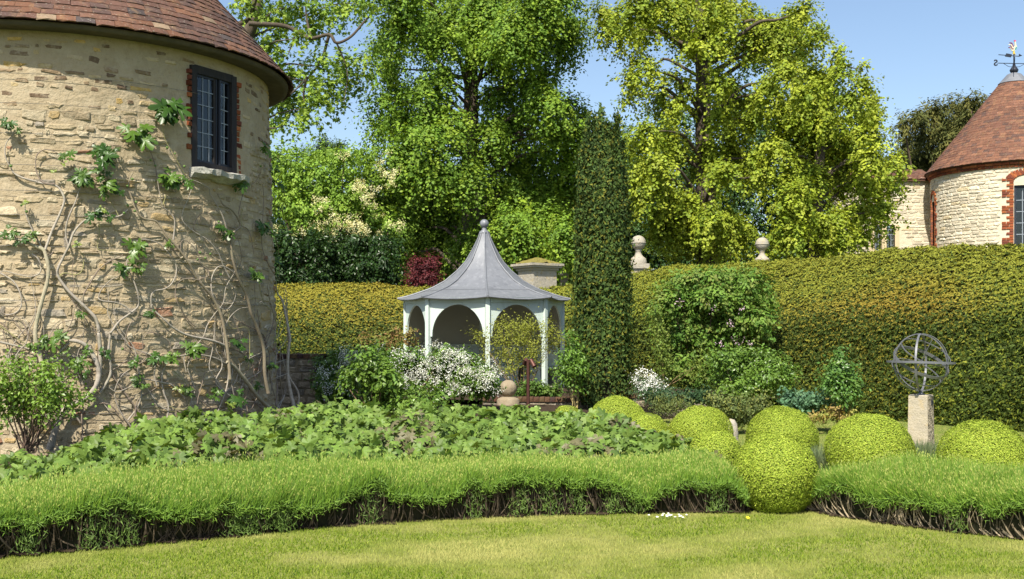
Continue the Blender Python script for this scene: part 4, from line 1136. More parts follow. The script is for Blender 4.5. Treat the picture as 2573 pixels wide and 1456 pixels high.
# many thinner shoots, densest low down and to the right
for k in range(52):
    x = rng.uniform(20, 690) if k < 34 else rng.uniform(560, 705); y = rng.uniform(930, 1080); hd = rng.normal() * .5; pts_ = []
    for i in range(int(rng.integers(5, 12))):
        pts_.append((x, y)); hd += rng.normal() * .42; hd *= .9
        st_ = rng.uniform(22, 46); x += math.sin(hd) * st_; y -= math.cos(hd) * st_
    pts_ = [(min(px_, 712), py_) for px_, py_ in pts_]
    stem(0 if pts_[0][0] < 330 else 1, [(cI, pts_)], rng.uniform(.006, .013), .0035, (.055, .05), GREYB if rng.random() < .5 else BROWNB)
# fig leaves: each leaf an object sharing a few leaf meshes
def fig_leaf_mesh(seed):
    r_ = np.random.default_rng(seed); tv, tf = T_FIG
    v = tv.copy(); v[:, 2] += r_.normal(size=len(v)) * .05 - .25 * v[:, 0] ** 2 - .18 * (v[:, 1] - .3) ** 2; v[:, :2] *= 1 + r_.normal(size=(len(v), 2)) * .05
    return mesh_np("leaf", v, tf, None, mat("fig_leaf", src='obj', rough=.36, trans=.20, spec=.35), True)
FIGL = [fig_leaf_mesh(s) for s in range(6)]
fig_clusters = [(cB, q) for q in ((600, 40, 80), (740, 100, 90), (850, 130, 60), (1180, 40, 90), (1280, 60, 80), (1680, 90, 80), (200, 220, 36), (110, 430, 70), (170, 500, 60), (240, 460, 60), (690, 320, 80), (790, 320, 50), (730, 260, 40), (950, 540, 100), (1200, 510, 50), (880, 700, 70), (970, 690, 70), (1600, 430, 85), (1870, 410, 110), (1950, 370, 70), (1780, 730, 90), (1950, 630, 60), (590, 1030, 55), (1070, 1010, 60), (390, 1190, 90), (250, 1250, 50), (640, 1280, 50), (740, 1310, 50), (1670, 1230, 80), (1340, 1280, 90), (1200, 1330, 70), (1110, 1340, 80), (1750, 1340, 50), (580, 1390, 70), (1910, 1400, 60), (960, 1370, 60), (1950, 80, 60), (1990, 130, 50), (1980, 240, 50), (1940, 1220, 40), (2010, 1000, 35), (560, 520, 35), (480, 1300, 45))] + \
    [(cA, q) for q in ((100, 970, 70), (150, 1030, 50), (1270, 840, 150), (1250, 900, 80), (1040, 1050, 150), (1080, 1080, 100), (800, 1230, 120), (860, 1200, 70), (520, 1230, 70), (640, 1390, 90), (780, 1380, 80), (1290, 1410, 80), (2000, 1150, 90), (2080, 1240, 50), (430, 1350, 30), (500, 1290, 30), (1830, 1430, 80), (2060, 1330, 60))] + \
    [(cD, q) for q in ((1130, 280, 55), (1290, 290, 60), (1430, 310, 75), (1560, 240, 50), (840, 200, 50), (870, 240, 45), (480, 100, 55), (520, 160, 45), (1090, 260, 40), (1390, 360, 40))]
for cv, (x, y, rr) in fig_clusters:
    rpx = rr * SC[cv]; base = on_wall(cv, x, y, .08); h = unit((base - TW.c) * [1, 1, 0]); rm = rpx * 12.6 / F
    fg = figA if cv(x, y)[0] < 330 else figB
    n = int(np.clip(3 + rr * SC[cv] / 4.0, 4, 13)); tcol = rng.random()
    for i in range(n):
        an = rng.uniform(0, 6.28)
        tn = np.cross([0, 0, 1.], h)
        d_ = math.cos(an) * tn + math.sin(an) * np.array([0, 0, 1.])
        tip = unit(d_ + h * rng.uniform(.1, .6) + np.array([0, 0, -.25]))
        nr = unit(h * .8 + np.array([-.15, -.2, .6]) + rand(1)[0] * .45)
        ln = rm * rng.uniform(.38, .95) * (1.0 if rr > 60 else .9)
        X_, Y_, Z_ = frames(nr[None], tip[None])
        o = link("leaf", FIGL[rng.integers(6)], fg)
        p = base + d_ * rm * rng.uniform(.0, .45) + h * rng.uniform(0, .10)
        o.matrix_basis = Matrix(mtx(p, X_[0] * ln, Y_[0] * ln, Z_[0] * ln).tolist())
        c = np.array([.028, .075, .010]) * (1 - tcol) + np.array([.095, .17, .02]) * tcol
        if rr < 45: c = np.array([.18, .24, .04])
        o.color = (*np.clip(c * rng.uniform(.75, 1.2), 0, 1), 1)
a = Acc(); lathe(a, (0, 0, 0), [(.001, -1), (.45, -.8), (.9, -.2), (.95, .2), (.6, .75), (.2, 1.05), (.12, 1.3)], 10); FRUIT = mesh_np("fig", np.concatenate(a.V), np.concatenate(a.F), None, mat("green_fig", (.10, .17, .04), .5), True)
for cv, x, y in ((cB, 168, 240), (cB, 205, 285), (cB, 918, 240), (cB, 890, 295), (cB, 975, 215), (cB, 950, 50), (cB, 915, 100), (cB, 965, 280), (cB, 1050, 520), (cB, 1425, 580), (cB, 1465, 620), (cB, 1410, 630), (cB, 1500, 590), (cB, 1575, 740), (cB, 1560, 358), (cB, 590, 75), (cA, 1105, 1155), (cA, 1155, 1255), (cA, 1190, 1300), (cA, 1280, 1160), (cA, 1340, 1205), (cA, 1410, 1305), (cA, 1015, 1405), (cA, 100, 1305), (cA, 2010, 1190), (cA, 1990, 1300), (cC, 1550, 440), (cC, 1490, 705), (cC, 1200, 155), (cC, 740, 385)):
    p = on_wall(cv, x, y, .075); fg = figA if cv(x, y)[0] < 330 else figB
    o = link("fig", FRUIT, fg); d_ = unit(rand(1)[0] + [0, 0, -.3]); X_, Y_, Z_ = frames(np.array([d_]), rand(1)); s = rng.uniform(.012, .018)
    o.matrix_basis = Matrix(mtx(p, X_[0] * s, Y_[0] * s, -Z_[0] * s).tolist())

# ------------------------------------------------------------------ trees and shrubs
def plant(name, label, cat, clumps, conv, d, dens, leaf, cols, tmpl=T_DIAMOND, m=LEAF, base=None, trunk=None, every=2, r0=.05, group=None, wood="trunk", foliage="crown", barkcol=(.14, .10, .07), wm=None, flowers=None, **kw):
    L_, cen = grow(clumps, conv, d, dens, leaf, cols, **kw)
    if base is None:
        lo = L_[0]; base = np.array([lo[:, 0].mean(), d, 0.0])
    root = thing(name, label, cat, base, group)
    scatter(foliage, tmpl, *L_[:3], L_[3], L_[4], m, root)
    a = Acc()
    if trunk is None:
        # several stems from the base
        for i, c in enumerate(cen):
            if i % every: continue
            pth = spline([base + rand(1)[0] * [.08, .08, 0], base * .55 + c * .45 + rand(1)[0] * .12 * np.linalg.norm(c - base) * .5, c], 5)
            tube(a, pth, np.linspace(r0, r0 * .3, len(pth)), 5, tuple(np.array(barkcol) * rng.uniform(.7, 1.3)), cap=False)
    else:
        tp, tr = trunk
        tube(a, tp, tr, 10, barkcol)
        limbs(a, tp, cen, every, r0, barkcol)
    a.build(wood, wm or TWIG, root, True)
    if flowers:
        fn, cl, fd, fs, fc, fdz = flowers
        Lf, _ = grow(cl, conv, d, fd, fs, fc, depth=.1, droop=0, spray=(.10, 10), up=.8, inner=.6, dz=fdz, jit=.4)
        scatter(fn, T_DIAMOND, *Lf[:3], Lf[3], Lf[4], PETAL, root)
    return root, cen

GK_G = [(.17, .28, .025), (.12, .22, .022), (.24, .34, .03), (.14, .25, .03)]
GK_Y = [(.29, .355, .028), (.23, .30, .026), (.35, .40, .04), (.18, .26, .025)]
# central ginkgo
d = 34.0
tp = spline([P(1190, 720, d) * [1, 1, 0], P(1186, 640, d), P(1182, 400, d), P(1184, 250, d), P(1183, 90, d), P(1180, -60, d), P(1175, -260, d)], 8)
ck = [(960, 120, 46, 36), (985, 172, 32, 46), (1010, 60, 60, 55), (1080, 65, 70, 50), (1120, 105, 55, 35), (1180, 45, 80, 55, -1), (1230, 20, 70, 50), (1280, 80, 60, 50), (1330, 40, 60, 50), (1390, 60, 55, 55), (1440, 70, 36, 46), (1410, 118, 36, 36), (1330, 120, 55, 45), (1262, 150, 50, 40), (1240, 110, 50, 40),
      (1000, 232, 50, 34), (955, 262, 40, 22), (1060, 222, 50, 40), (1105, 200, 40, 30), (1090, 282, 70, 45), (1000, 305, 65, 32), (950, 322, 36, 16), (1060, 345, 80, 38, -2.8), (1130, 320, 45, 45, -2.4), (1246, 250, 45, 40), (1300, 220, 60, 50), (1365, 195, 45, 45), (1370, 260, 60, 45), (1435, 270, 45, 36), (1470, 296, 32, 18), (1300, 310, 75, 50), (1400, 330, 65, 45), (1450, 340, 40, 36), (1240, 330, 45, 40),
      (1000, 395, 60, 40, -2.6), (1090, 420, 80, 45, -2.6), (1170, 440, 70, 45, -2.2), (1260, 400, 75, 45), (1350, 400, 75, 45), (1430, 410, 50, 55), (1030, 470, 60, 50, 2.0), (1110, 495, 80, 55, 2.4), (1200, 505, 80, 55, 1.5), (1290, 485, 80, 60), (1380, 475, 70, 60), (1435, 500, 40, 60), (1050, 565, 70, 55, 2.5), (1130, 585, 80, 60, 2.5), (1210, 600, 60, 50, 2), (1186, 610, 50, 60, -1.2), (1290, 575, 70, 65), (1370, 570, 70, 65), (1420, 600, 40, 60), (1080, 645, 70, 50, 2.5), (1320, 650, 70, 40), (1400, 655, 50, 40), (1000, 620, 40, 55, 2.5), (1170, 670, 70, 40, 2.5),
      (1000, -30, 80, 50), (1100, -40, 90, 60), (1250, -60, 90, 60), (1380, -30, 80, 60), (1180, -130, 100, 80)]
plant("ginkgo_tree", "tall green ginkgo tree rising behind the gazebo", "tree", ck, cI, d, 1.1, .090, GK_G, T_GINKGO, LEAF, tp[0], (tp, np.linspace(.36, .10, len(tp))), 1, .10, "ginkgo trees", barkcol=(.10, .08, .06), wm=BARK, depth=2.8, droop=1.0, spray=(1.0, 26), jit=.065, fuzz=.43, flat_=.80)
# right golden green ginkgo
d = 31.0
tp = spline([P(1778, 700, d) * [1, 1, 0], P(1775, 600, d), P(1773, 480, d), P(1768, 340, d), P(1766, 220, d), P(1762, 120, d), P(1758, -20, d), P(1752, -200, d)], 8)
ck = [(170, 80, 62, 60), (225, 150, 80, 60), (330, 60, 90, 55), (420, 120, 85, 60), (330, 190, 80, 36), (500, 50, 80, 55), (600, 40, 80, 55), (700, 60, 90, 65), (800, 50, 90, 60), (880, 60, 36, 46), (620, 210, 85, 50), (740, 160, 100, 55), (820, 230, 60, 60), (680, 270, 55, 36), (965, 50, 34, 55), (1000, 200, 85, 55), (1060, 120, 80, 46), (1130, 170, 100, 65), (1230, 90, 85, 60), (1290, 50, 46, 50), (1330, 200, 75, 46), (1392, 186, 30, 26), (1200, 250, 95, 60), (1100, 270, 95, 50), (1250, 330, 65, 46), (1180, 400, 80, 50),
      (370, 350, 65, 34), (320, 430, 55, 45), (325, 525, 42, 46), (450, 400, 50, 42), (560, 440, 62, 40), (620, 480, 50, 40), (480, 560, 55, 50), (555, 600, 60, 50), (800, 440, 70, 50), (880, 480, 75, 55),
      (850, 560, 85, 55), (980, 580, 80, 55), (1080, 500, 80, 60), (820, 650, 70, 50), (1000, 660, 70, 50), (930, 690, 60, 45),
      (400, 730, 75, 50), (350, 800, 60, 55), (520, 760, 75, 55), (580, 830, 60, 50), (830, 770, 95, 46), (770, 850, 80, 50), (900, 850, 100, 60), (1040, 870, 80, 60), (690, 950, 50, 42), (830, 950, 85, 55), (960, 940, 90, 65), (1060, 960, 60, 50), (380, 940, 80, 60), (480, 920, 80, 60), (400, 1040, 90, 70), (500, 1010, 70, 50), (350, 1130, 50, 60), (560, 1100, 85, 55), (640, 1130, 75, 50), (520, 1200, 90, 60), (640, 1230, 100, 60), (760, 1210, 90, 60), (860, 1220, 90, 60), (940, 1280, 80, 60), (480, 1300, 70, 60), (600, 1330, 90, 60), (740, 1340, 100, 50), (860, 1360, 80, 45),
      (400, -40, 90, 50), (620, -70, 100, 70), (800, -60, 100, 60)]
plant("ginkgo_tree", "golden green ginkgo tree with bare forked trunk right of the columnar yew", "tree", ck, c3, d, 1.4, .088, GK_Y, T_GINKGO, LEAF, tp[0], (tp, np.linspace(.34, .10, len(tp))), 1, .10, "ginkgo trees", barkcol=(.10, .08, .06), wm=BARK, depth=2.4, droop=.85, spray=(.85, 26), jit=.065, fuzz=.43, flat_=.82)
d = 30.5
tp = spline([P(2045, 700, d) * [1, 1, 0], P(2050, 560, d), P(2060, 400, d), P(2075, 260, d), P(2085, 170, d)], 8)
ck = [(1480, 300, 26, 50), (1492, 390, 46, 50), (1610, 390, 20, 46), (1620, 470, 40, 50), (1660, 560, 46, 60), (1400, 450, 70, 60), (1330, 420, 60, 46), (1300, 520, 90, 60), (1420, 570, 100, 60), (1550, 560, 55, 60), (1600, 660, 75, 55), (1670, 650, 46, 50), (1180, 600, 90, 60), (1280, 640, 100, 60), (1400, 680, 100, 65), (1180, 730, 90, 60), (1320, 770, 100, 65), (1480, 780, 100, 65), (1600, 770, 80, 60), (1680, 770, 46, 50), (1150, 830, 80, 60), (1250, 880, 80, 60), (1400, 880, 100, 60), (1540, 880, 90, 60), (1650, 880, 70, 60), (1700, 920, 55, 46), (1330, 960, 80, 60), (1200, 980, 80, 50), (1240, 1080, 90, 60), (1190, 1150, 70, 60), (1330, 1150, 90, 50), (1450, 1000, 90, 60), (1600, 1020, 80, 60), (1680, 1060, 60, 60), (1280, 1230, 100, 60), (1420, 1230, 110, 65), (1560, 1190, 110, 60), (1660, 1170, 70, 65), (1735, 1170, 55, 42), (1200, 1300, 80, 60), (1330, 1340, 120, 60), (1480, 1330, 120, 60), (1590, 1310, 70, 46), (1150, 1370, 60, 40), (1770, 1030, 42, 40), (1775, 930, 50, 46), (1800, 880, 40, 36)]
plant("ginkgo_tree", "bright yellow green ginkgo with upright spires beside the far tower", "tree", ck, c3, d, 1.4, .088, GK_Y, T_GINKGO, LEAF, tp[0], (tp, np.linspace(.24, .03, len(tp))), 2, .07, "ginkgo trees", barkcol=(.10, .08, .06), wm=BARK, depth=2.0, droop=.75, spray=(.8, 26), jit=.065, fuzz=.43, flat_=.85)
# tulip tree behind the left tower
d = 33.5
TT = [(.22, .33, .045), (.16, .27, .04), (.29, .39, .05)]
ck = [(100, 40, 80, 46), (200, 80, 85, 55), (320, 60, 85, 55), (300, 140, 75, 46), (420, 40, 80, 46), (520, 60, 75, 46), (620, 40, 75, 46), (700, 40, 60, 36), (780, 30, 50, 30), (850, 25, 26, 26), (480, 150, 75, 50), (600, 120, 46, 36), (400, 210, 55, 40), (250, 200, 55, 46), (210, 250, 60, 55), (280, 330, 50, 65), (340, 400, 55, 55), (430, 380, 65, 50), (530, 330, 75, 46), (620, 300, 50, 40), (680, 350, 60, 46), (740, 330, 40, 30), (770, 400, 34, 30), (640, 420, 75, 50), (560, 450, 65, 50), (480, 480, 65, 50), (400, 520, 65, 50), (320, 520, 55, 55), (620, 520, 46, 36), (700, 480, 50, 40), (540, 560, 60, 40), (600, 590, 46, 26), (450, 590, 55, 42), (360, 600, 55, 50), (280, 590, 50, 55), (260, 680, 46, 46), (330, 680, 42, 30), (420, 650, 46, 32), (480, 670, 30, 26), (250, 450, 40, 55), (150, -40, 90, 50), (380, -50, 90, 50), (620, -40, 90, 50), (60, 160, 60, 60), (150, 160, 50, 50), (180, 330, 60, 60), (200, 480, 60, 60)]
tp = spline([P(560, 900, d) * [1, 1, 0], P(560, 500, d), P(580, 200, d), P(640, 40, d), P(660, -120, d)], 6)
tulip, cen = plant("tulip_tree", "lobed leaved tree overhanging the tower roof against the sky", "tree", ck, c8, d, .27, .14, TT, T_MAPLE, LEAF, tp[0], (tp, np.linspace(.36, .12, len(tp))), 4, .05, barkcol=(.08, .06, .05), wm=BARK, depth=1.6, droop=.5, spray=(.55, 10), inner=.15, jit=.14)
a = Acc()
for pts_, r0 in (([(60, 135), (100, 120), (130, 85), (150, 30), (165, -10)], .09), ([(120, 130), (300, 140), (380, 170), (460, 210), (560, 190), (600, 235), (680, 200), (760, 110), (830, 40)], .075), ([(460, 210), (440, 120), (430, 40)], .05), ([(380, 175), (350, 260), (335, 300)], .03), ([(440, 420), (420, 520), (440, 620)], .05), ([(560, 190), (520, 320), (450, 420), (300, 560)], .05), ([(600, 235), (640, 330), (660, 420), (640, 560)], .03)):
    pth = spline([P(*c8(x, y), d - 1.2 + .25 * math.sin(i)) for i, (x, y) in enumerate(pts_)], 5)
    tube(a, pth, np.linspace(r0, r0 * .35, len(pth)), 7, (.09, .07, .055))
a.build("limb", BARK, tulip, True)
# flowering shrub and trees left of the ginkgo
d = 32.0
ck = [(280, 850, 60, 55), (350, 880, 80, 55), (440, 870, 80, 55), (540, 845, 75, 46), (640, 855, 75, 50), (720, 840, 55, 46), (780, 880, 46, 46), (300, 960, 80, 65), (400, 960, 80, 60), (500, 950, 90, 60), (600, 960, 90, 60), (700, 970, 80, 60), (800, 960, 80, 60), (350, 1060, 90, 60), (450, 1060, 90, 60), (560, 1060, 90, 60), (680, 1070, 80, 60), (780, 1080, 80, 60), (880, 1000, 60, 65), (300, 1150, 70, 60), (400, 1160, 80, 60), (500, 1170, 80, 60), (600, 1150, 80, 60), (880, 1120, 70, 65), (900, 1220, 60, 60), (950, 1050, 60, 60), (700, 1160, 80, 60), (800, 1180, 80, 60), (220, 900, 60, 80), (220, 1050, 60, 80), (450, 1240, 90, 40), (650, 1250, 90, 40), (800, 1260, 80, 40)]
fl = [(880, 930, 30, 36), (930, 960, 16, 18), (740, 1000, 36, 26), (720, 1040, 30, 26), (760, 1060, 30, 18), (510, 1080, 30, 13), (530, 1130, 22, 16), (640, 1190, 46, 22), (700, 1240, 60, 22), (770, 1262, 56, 26), (600, 1232, 55, 16), (450, 1250, 46, 16), (540, 1275, 46, 13), (930, 1230, 36, 16), (260, 1250, 14, 10), (800, 1140, 28, 16), (640, 850, 12, 12), (880, 980, 22, 22), (700, 1210, 30, 14)]
fl = [(q[0] + rng.normal() * (q[2] * .8 + 8), q[1] + rng.normal() * (q[3] * .8 + 8), q[2] * .18 + 5, q[3] * .12 + 3, -1.6 - 1.6 * rng.random()) for q in fl for _ in range(6)]
plant("elder_tree", "leafy elder with flat cream flower heads left of the ginkgo", "tree", ck, c8, d, .85, .105, [(.19, .32, .04), (.15, .26, .032), (.25, .37, .05)], T_DIAMOND, LEAF, None, None, 2, .06, flowers=("flower_heads", fl, 3.2, .045, [(.74, .70, .36), (.68, .63, .30), (.78, .75, .48)], None), depth=1.4, droop=.25, spray=(.55, 16))
d = 29.5
ck = [(x, y, 60, 46) for y in (1310, 1370, 1430, 1490, 1540) for x in range(280, 900, 75)]
plant("laurel_bush", "dark green clipped laurel behind the left yew hedge", "bush", ck, c8, d, .8, .095, [(.030, .07, .014), (.022, .055, .012), (.045, .09, .02)], T_DIAMOND, LEAF_GLOSS, None, None, 4, .03, depth=.6, droop=.3, spray=(.4, 14))
plant("purple_shrub", "dark purple leaved shrub left of the gazebo roof", "shrub", [(1050, 665, 22, 20), (1075, 665, 24, 22), (1060, 690, 30, 24), (1085, 700, 22, 18), (1040, 705, 18, 16)], cI, 28.6, 2.2, .06, [(.10, .018, .022), (.16, .03, .035), (.06, .014, .018)], T_DIAMOND, LEAF, None, None, 1, .02, depth=.3, spray=(.3, 12))
plant("conifer", "distant dark conifer top above the elder", "tree", [(540, 800, 40, 26), (525, 775, 26, 18), (600, 805, 36, 22), (615, 790, 18, 14), (500, 820, 30, 22), (420, 840, 30, 20), (560, 850, 70, 40)], c8, 52.0, 2.0, .16, [(.05, .09, .035), (.07, .11, .045)], T_NARROW, NEEDLE, None, None, 2, .06, depth=.6, droop=.1, spray=(.6, 14))
# dark yew behind the far tower
ck = [(715, 690, 40, 36), (780, 640, 55, 42), (880, 615, 65, 50), (1000, 590, 75, 50), (1085, 570, 50, 42), (1130, 560, 30, 30), (740, 780, 55, 55), (850, 750, 80, 65), (950, 700, 90, 65), (1040, 660, 80, 60), (800, 860, 90, 55), (900, 850, 80, 60), (850, 905, 80, 36), (760, 900, 60, 40), (980, 800, 80, 60), (1100, 700, 80, 80)]
plant("yew_tree", "dark bronze green yew tree behind the far round tower", "tree", ck, c6, 48.0, 1.7, .19, [(.10, .11, .03), (.14, .135, .035), (.07, .085, .025)], T_NARROW, NEEDLE, None, None, 2, .12, depth=2.0, droop=.4, spray=(.8, 18))
# background woodland closing the gaps below the crowns
ck = [(x + rng.uniform(-20, 20), y + rng.uniform(-14, 14), 80, 55) for y in (500, 560, 620, 680) for x in range(720, 1500, 85)]
bw, _ = plant("background_woodland", "shaded mass of woodland far behind the gazebo", "woodland", ck, cI, 44.0, .42, .17, [(.05, .10, .02), (.035, .075, .018), (.07, .12, .025)], T_BOXLEAF, LEAF, None, None, 6, .1, depth=1.5, spray=(.9, 16))
bw["kind"] = "stuff"
ck = [(1500, 420, 60, 50), (1560, 370, 60, 50), (1600, 440, 70, 60), (1680, 330, 60, 60), (1720, 400, 70, 60), (1650, 500, 80, 60), (1560, 540, 80, 60), (1750, 520, 80, 60), (1850, 470, 80, 70), (1900, 380, 70, 60), (1960, 470, 80, 70), (1850, 580, 90, 60), (1700, 610, 90, 50), (2000, 560, 90, 60), (2080, 480, 80, 80), (2080, 600, 90, 50), (2160, 560, 70, 70), (2000, 300, 50, 50), (2030, 220, 40, 50), (1890, 100, 50, 60), (2080, 370, 60, 60), (1560, 620, 80, 50), (1900, 280, 40, 60), (1600, 590, 60, 60)] + [(x_, 645, 60, 40) for x_ in range(1560, 2240, 70)]
plant("background_tree", "blue green tree behind the golden ginkgos", "tree", ck, cI, 42.0, .55, .16, [(.05, .115, .03), (.07, .14, .035), (.04, .09, .03)], T_BOXLEAF, LEAF, None, None, 4, .12, depth=1.5, spray=(.9, 16))

# ---- clipped hedges
def hedge(name, label, path, prof, nsprig, cols, sprig=.075, patch=None, bulge=.07, seed=0, nu=90, tops=None, m=NEEDLE):
    path = np.asarray(path, float); pp = spline(np.c_[path, np.zeros(len(path))], 12)[:, :2]
    s = np.r_[0, np.cumsum(np.linalg.norm(np.diff(pp, axis=0), axis=1))]
    u = np.linspace(0, s[-1], nu); cx = np.interp(u, s, pp[:, 0]); cy = np.interp(u, s, pp[:, 1])
    tx, ty = np.gradient(cx), np.gradient(cy); l = np.hypot(tx, ty); nx_, ny_ = -ty / l, tx / l      # points to the back
    pr = spline(np.c_[np.asarray(prof, float), np.zeros(len(prof))], 6)[:, :2]; nv = len(pr)
    V = np.zeros((nu, nv, 3)); k = np.ones(nu) if tops is None else np.interp(np.linspace(0, 1, nu), *tops)
    V[..., 0] = cx[:, None] + nx_[:, None] * pr[None, :, 0]; V[..., 1] = cy[:, None] + ny_[:, None] * pr[None, :, 0]; V[..., 2] = pr[None, :, 1] * k[:, None]
    N_ = unit(np.cross(np.gradient(V, axis=0), np.gradient(V, axis=1)))
    V = V + N_ * (bulge * nz(V, 1.3, seed + 20) + .35 * bulge * nz(V, 5, seed + 21))[..., None]
    root = thing(name, label, "hedge", (*pp[len(pp) // 2], 0))
    q = np.array([(i * nv + j, (i + 1) * nv + j, (i + 1) * nv + j + 1, i * nv + j + 1) for i in range(nu - 1) for j in range(nv - 1)])
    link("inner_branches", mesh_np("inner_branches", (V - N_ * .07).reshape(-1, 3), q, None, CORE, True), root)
    q0 = V[:-1, :-1]; ar_ = np.linalg.norm(np.cross(V[1:, :-1] - q0, V[:-1, 1:] - q0), axis=-1).ravel()
    cell = rng.choice(len(ar_), nsprig, p=ar_ / ar_.sum()); i, j = cell // (nv - 1), cell % (nv - 1)
    a_, b_ = rng.random((nsprig, 1)), rng.random((nsprig, 1))
    pos = V[i, j] * (1 - a_) * (1 - b_) + V[i + 1, j] * a_ * (1 - b_) + V[i, j + 1] * (1 - a_) * b_ + V[i + 1, j + 1] * a_ * b_
    n_ = N_[i, j]
    # sprigs come in little tufts: some stand proud, the gaps between them are deep
    tuft = nz(pos * [1, 1, 2.2], 34, seed + 30) + .4 * nz(pos * [1, 1, 2.0], 13, seed + 31)
    pos = pos + n_ * (.036 * np.clip(tuft, -1.3, 1.2)[:, None] + rng.normal(size=(nsprig, 1)) * .012)
    tip = n_ * .45 + np.array([0, 0, .1]) + rand(nsprig) * [1.0, 1.0, .6]
    nrm = n_ * .85 + np.array([0, 0, .12]) + rand(nsprig) * .5
    c = pick(cols, nsprig, .14)
    old_shade = rng.random((nsprig, 1)) < np.clip(.74 - .75 * n_[:, 2:], .12, .74)              # dark older needles, thickened on upright faces to paint in their shade
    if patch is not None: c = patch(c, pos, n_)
    c = np.where(old_shade, np.array([.055, .082, .016]) * rng.uniform(.6, 1.5, (nsprig, 1)), c)
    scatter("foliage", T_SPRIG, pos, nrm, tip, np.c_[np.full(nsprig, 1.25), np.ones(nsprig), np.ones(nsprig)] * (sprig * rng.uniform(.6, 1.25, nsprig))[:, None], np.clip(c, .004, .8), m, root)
    return root
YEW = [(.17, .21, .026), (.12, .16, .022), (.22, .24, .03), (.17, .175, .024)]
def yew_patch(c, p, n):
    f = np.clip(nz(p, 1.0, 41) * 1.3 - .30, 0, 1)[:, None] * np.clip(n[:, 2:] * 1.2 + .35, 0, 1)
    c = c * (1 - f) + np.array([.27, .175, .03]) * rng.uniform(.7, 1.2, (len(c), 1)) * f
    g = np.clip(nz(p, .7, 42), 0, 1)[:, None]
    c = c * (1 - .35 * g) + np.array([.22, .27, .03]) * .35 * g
    new = np.clip(n[:, 2:] * 1.5 - .1, 0, 1)          # fresh bronze growth on the clipped top; its tone also paints in sunlight
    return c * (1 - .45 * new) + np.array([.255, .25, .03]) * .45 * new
prof_y = [(0, -.05), (-.04, .6), (-.03, 1.3), (.0, 1.80), (.14, 2.1), (.42, 2.45), (.80, 2.80), (1.15, 3.02), (1.45, 3.08), (1.8, 2.9), (1.95, 2.2), (2.0, 1.0)]
pr_ = [P(2960, 0, 14.6)[:2], P(2573, 0, 17.2)[:2], P(2350, 0, 18.7)[:2], P(2100, 0, 20.7)[:2], P(1850, 0, 22.8)[:2], P(1650, 0, 24.7)[:2], P(1560, 0, 26.0)[:2]]
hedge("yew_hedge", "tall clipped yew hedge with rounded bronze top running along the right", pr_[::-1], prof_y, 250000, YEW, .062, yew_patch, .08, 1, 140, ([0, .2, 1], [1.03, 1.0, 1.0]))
prof_b = [(0, -.05), (-.03, .8), (0, 1.55), (.12, 1.95), (.4, 2.35), (.8, 2.62), (1.2, 2.74), (1.6, 2.6), (1.8, 1.8), (1.8, .8)]
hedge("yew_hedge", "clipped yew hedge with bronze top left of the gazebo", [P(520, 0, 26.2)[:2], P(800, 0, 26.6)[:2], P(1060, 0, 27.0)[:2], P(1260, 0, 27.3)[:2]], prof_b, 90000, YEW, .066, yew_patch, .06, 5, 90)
prof_c = [(0, -.05), (-.03, .8), (0, 1.6), (.15, 2.1), (.5, 2.6), (.9, 2.85), (1.2, 2.9), (1.5, 2.7), (1.6, 1.2)]
hedge("yew_hedge", "end of a clipped yew hedge between the gazebo and the columnar yew", [P(1270, 0, 27.0)[:2], P(1380, 0, 26.9)[:2], P(1480, 0, 26.4)[:2], P(1600, 0, 25.8)[:2]], prof_c, 42000, YEW, .066, yew_patch, .06, 7, 50, ([0, .3, 1], [.90, .93, 1.05]))

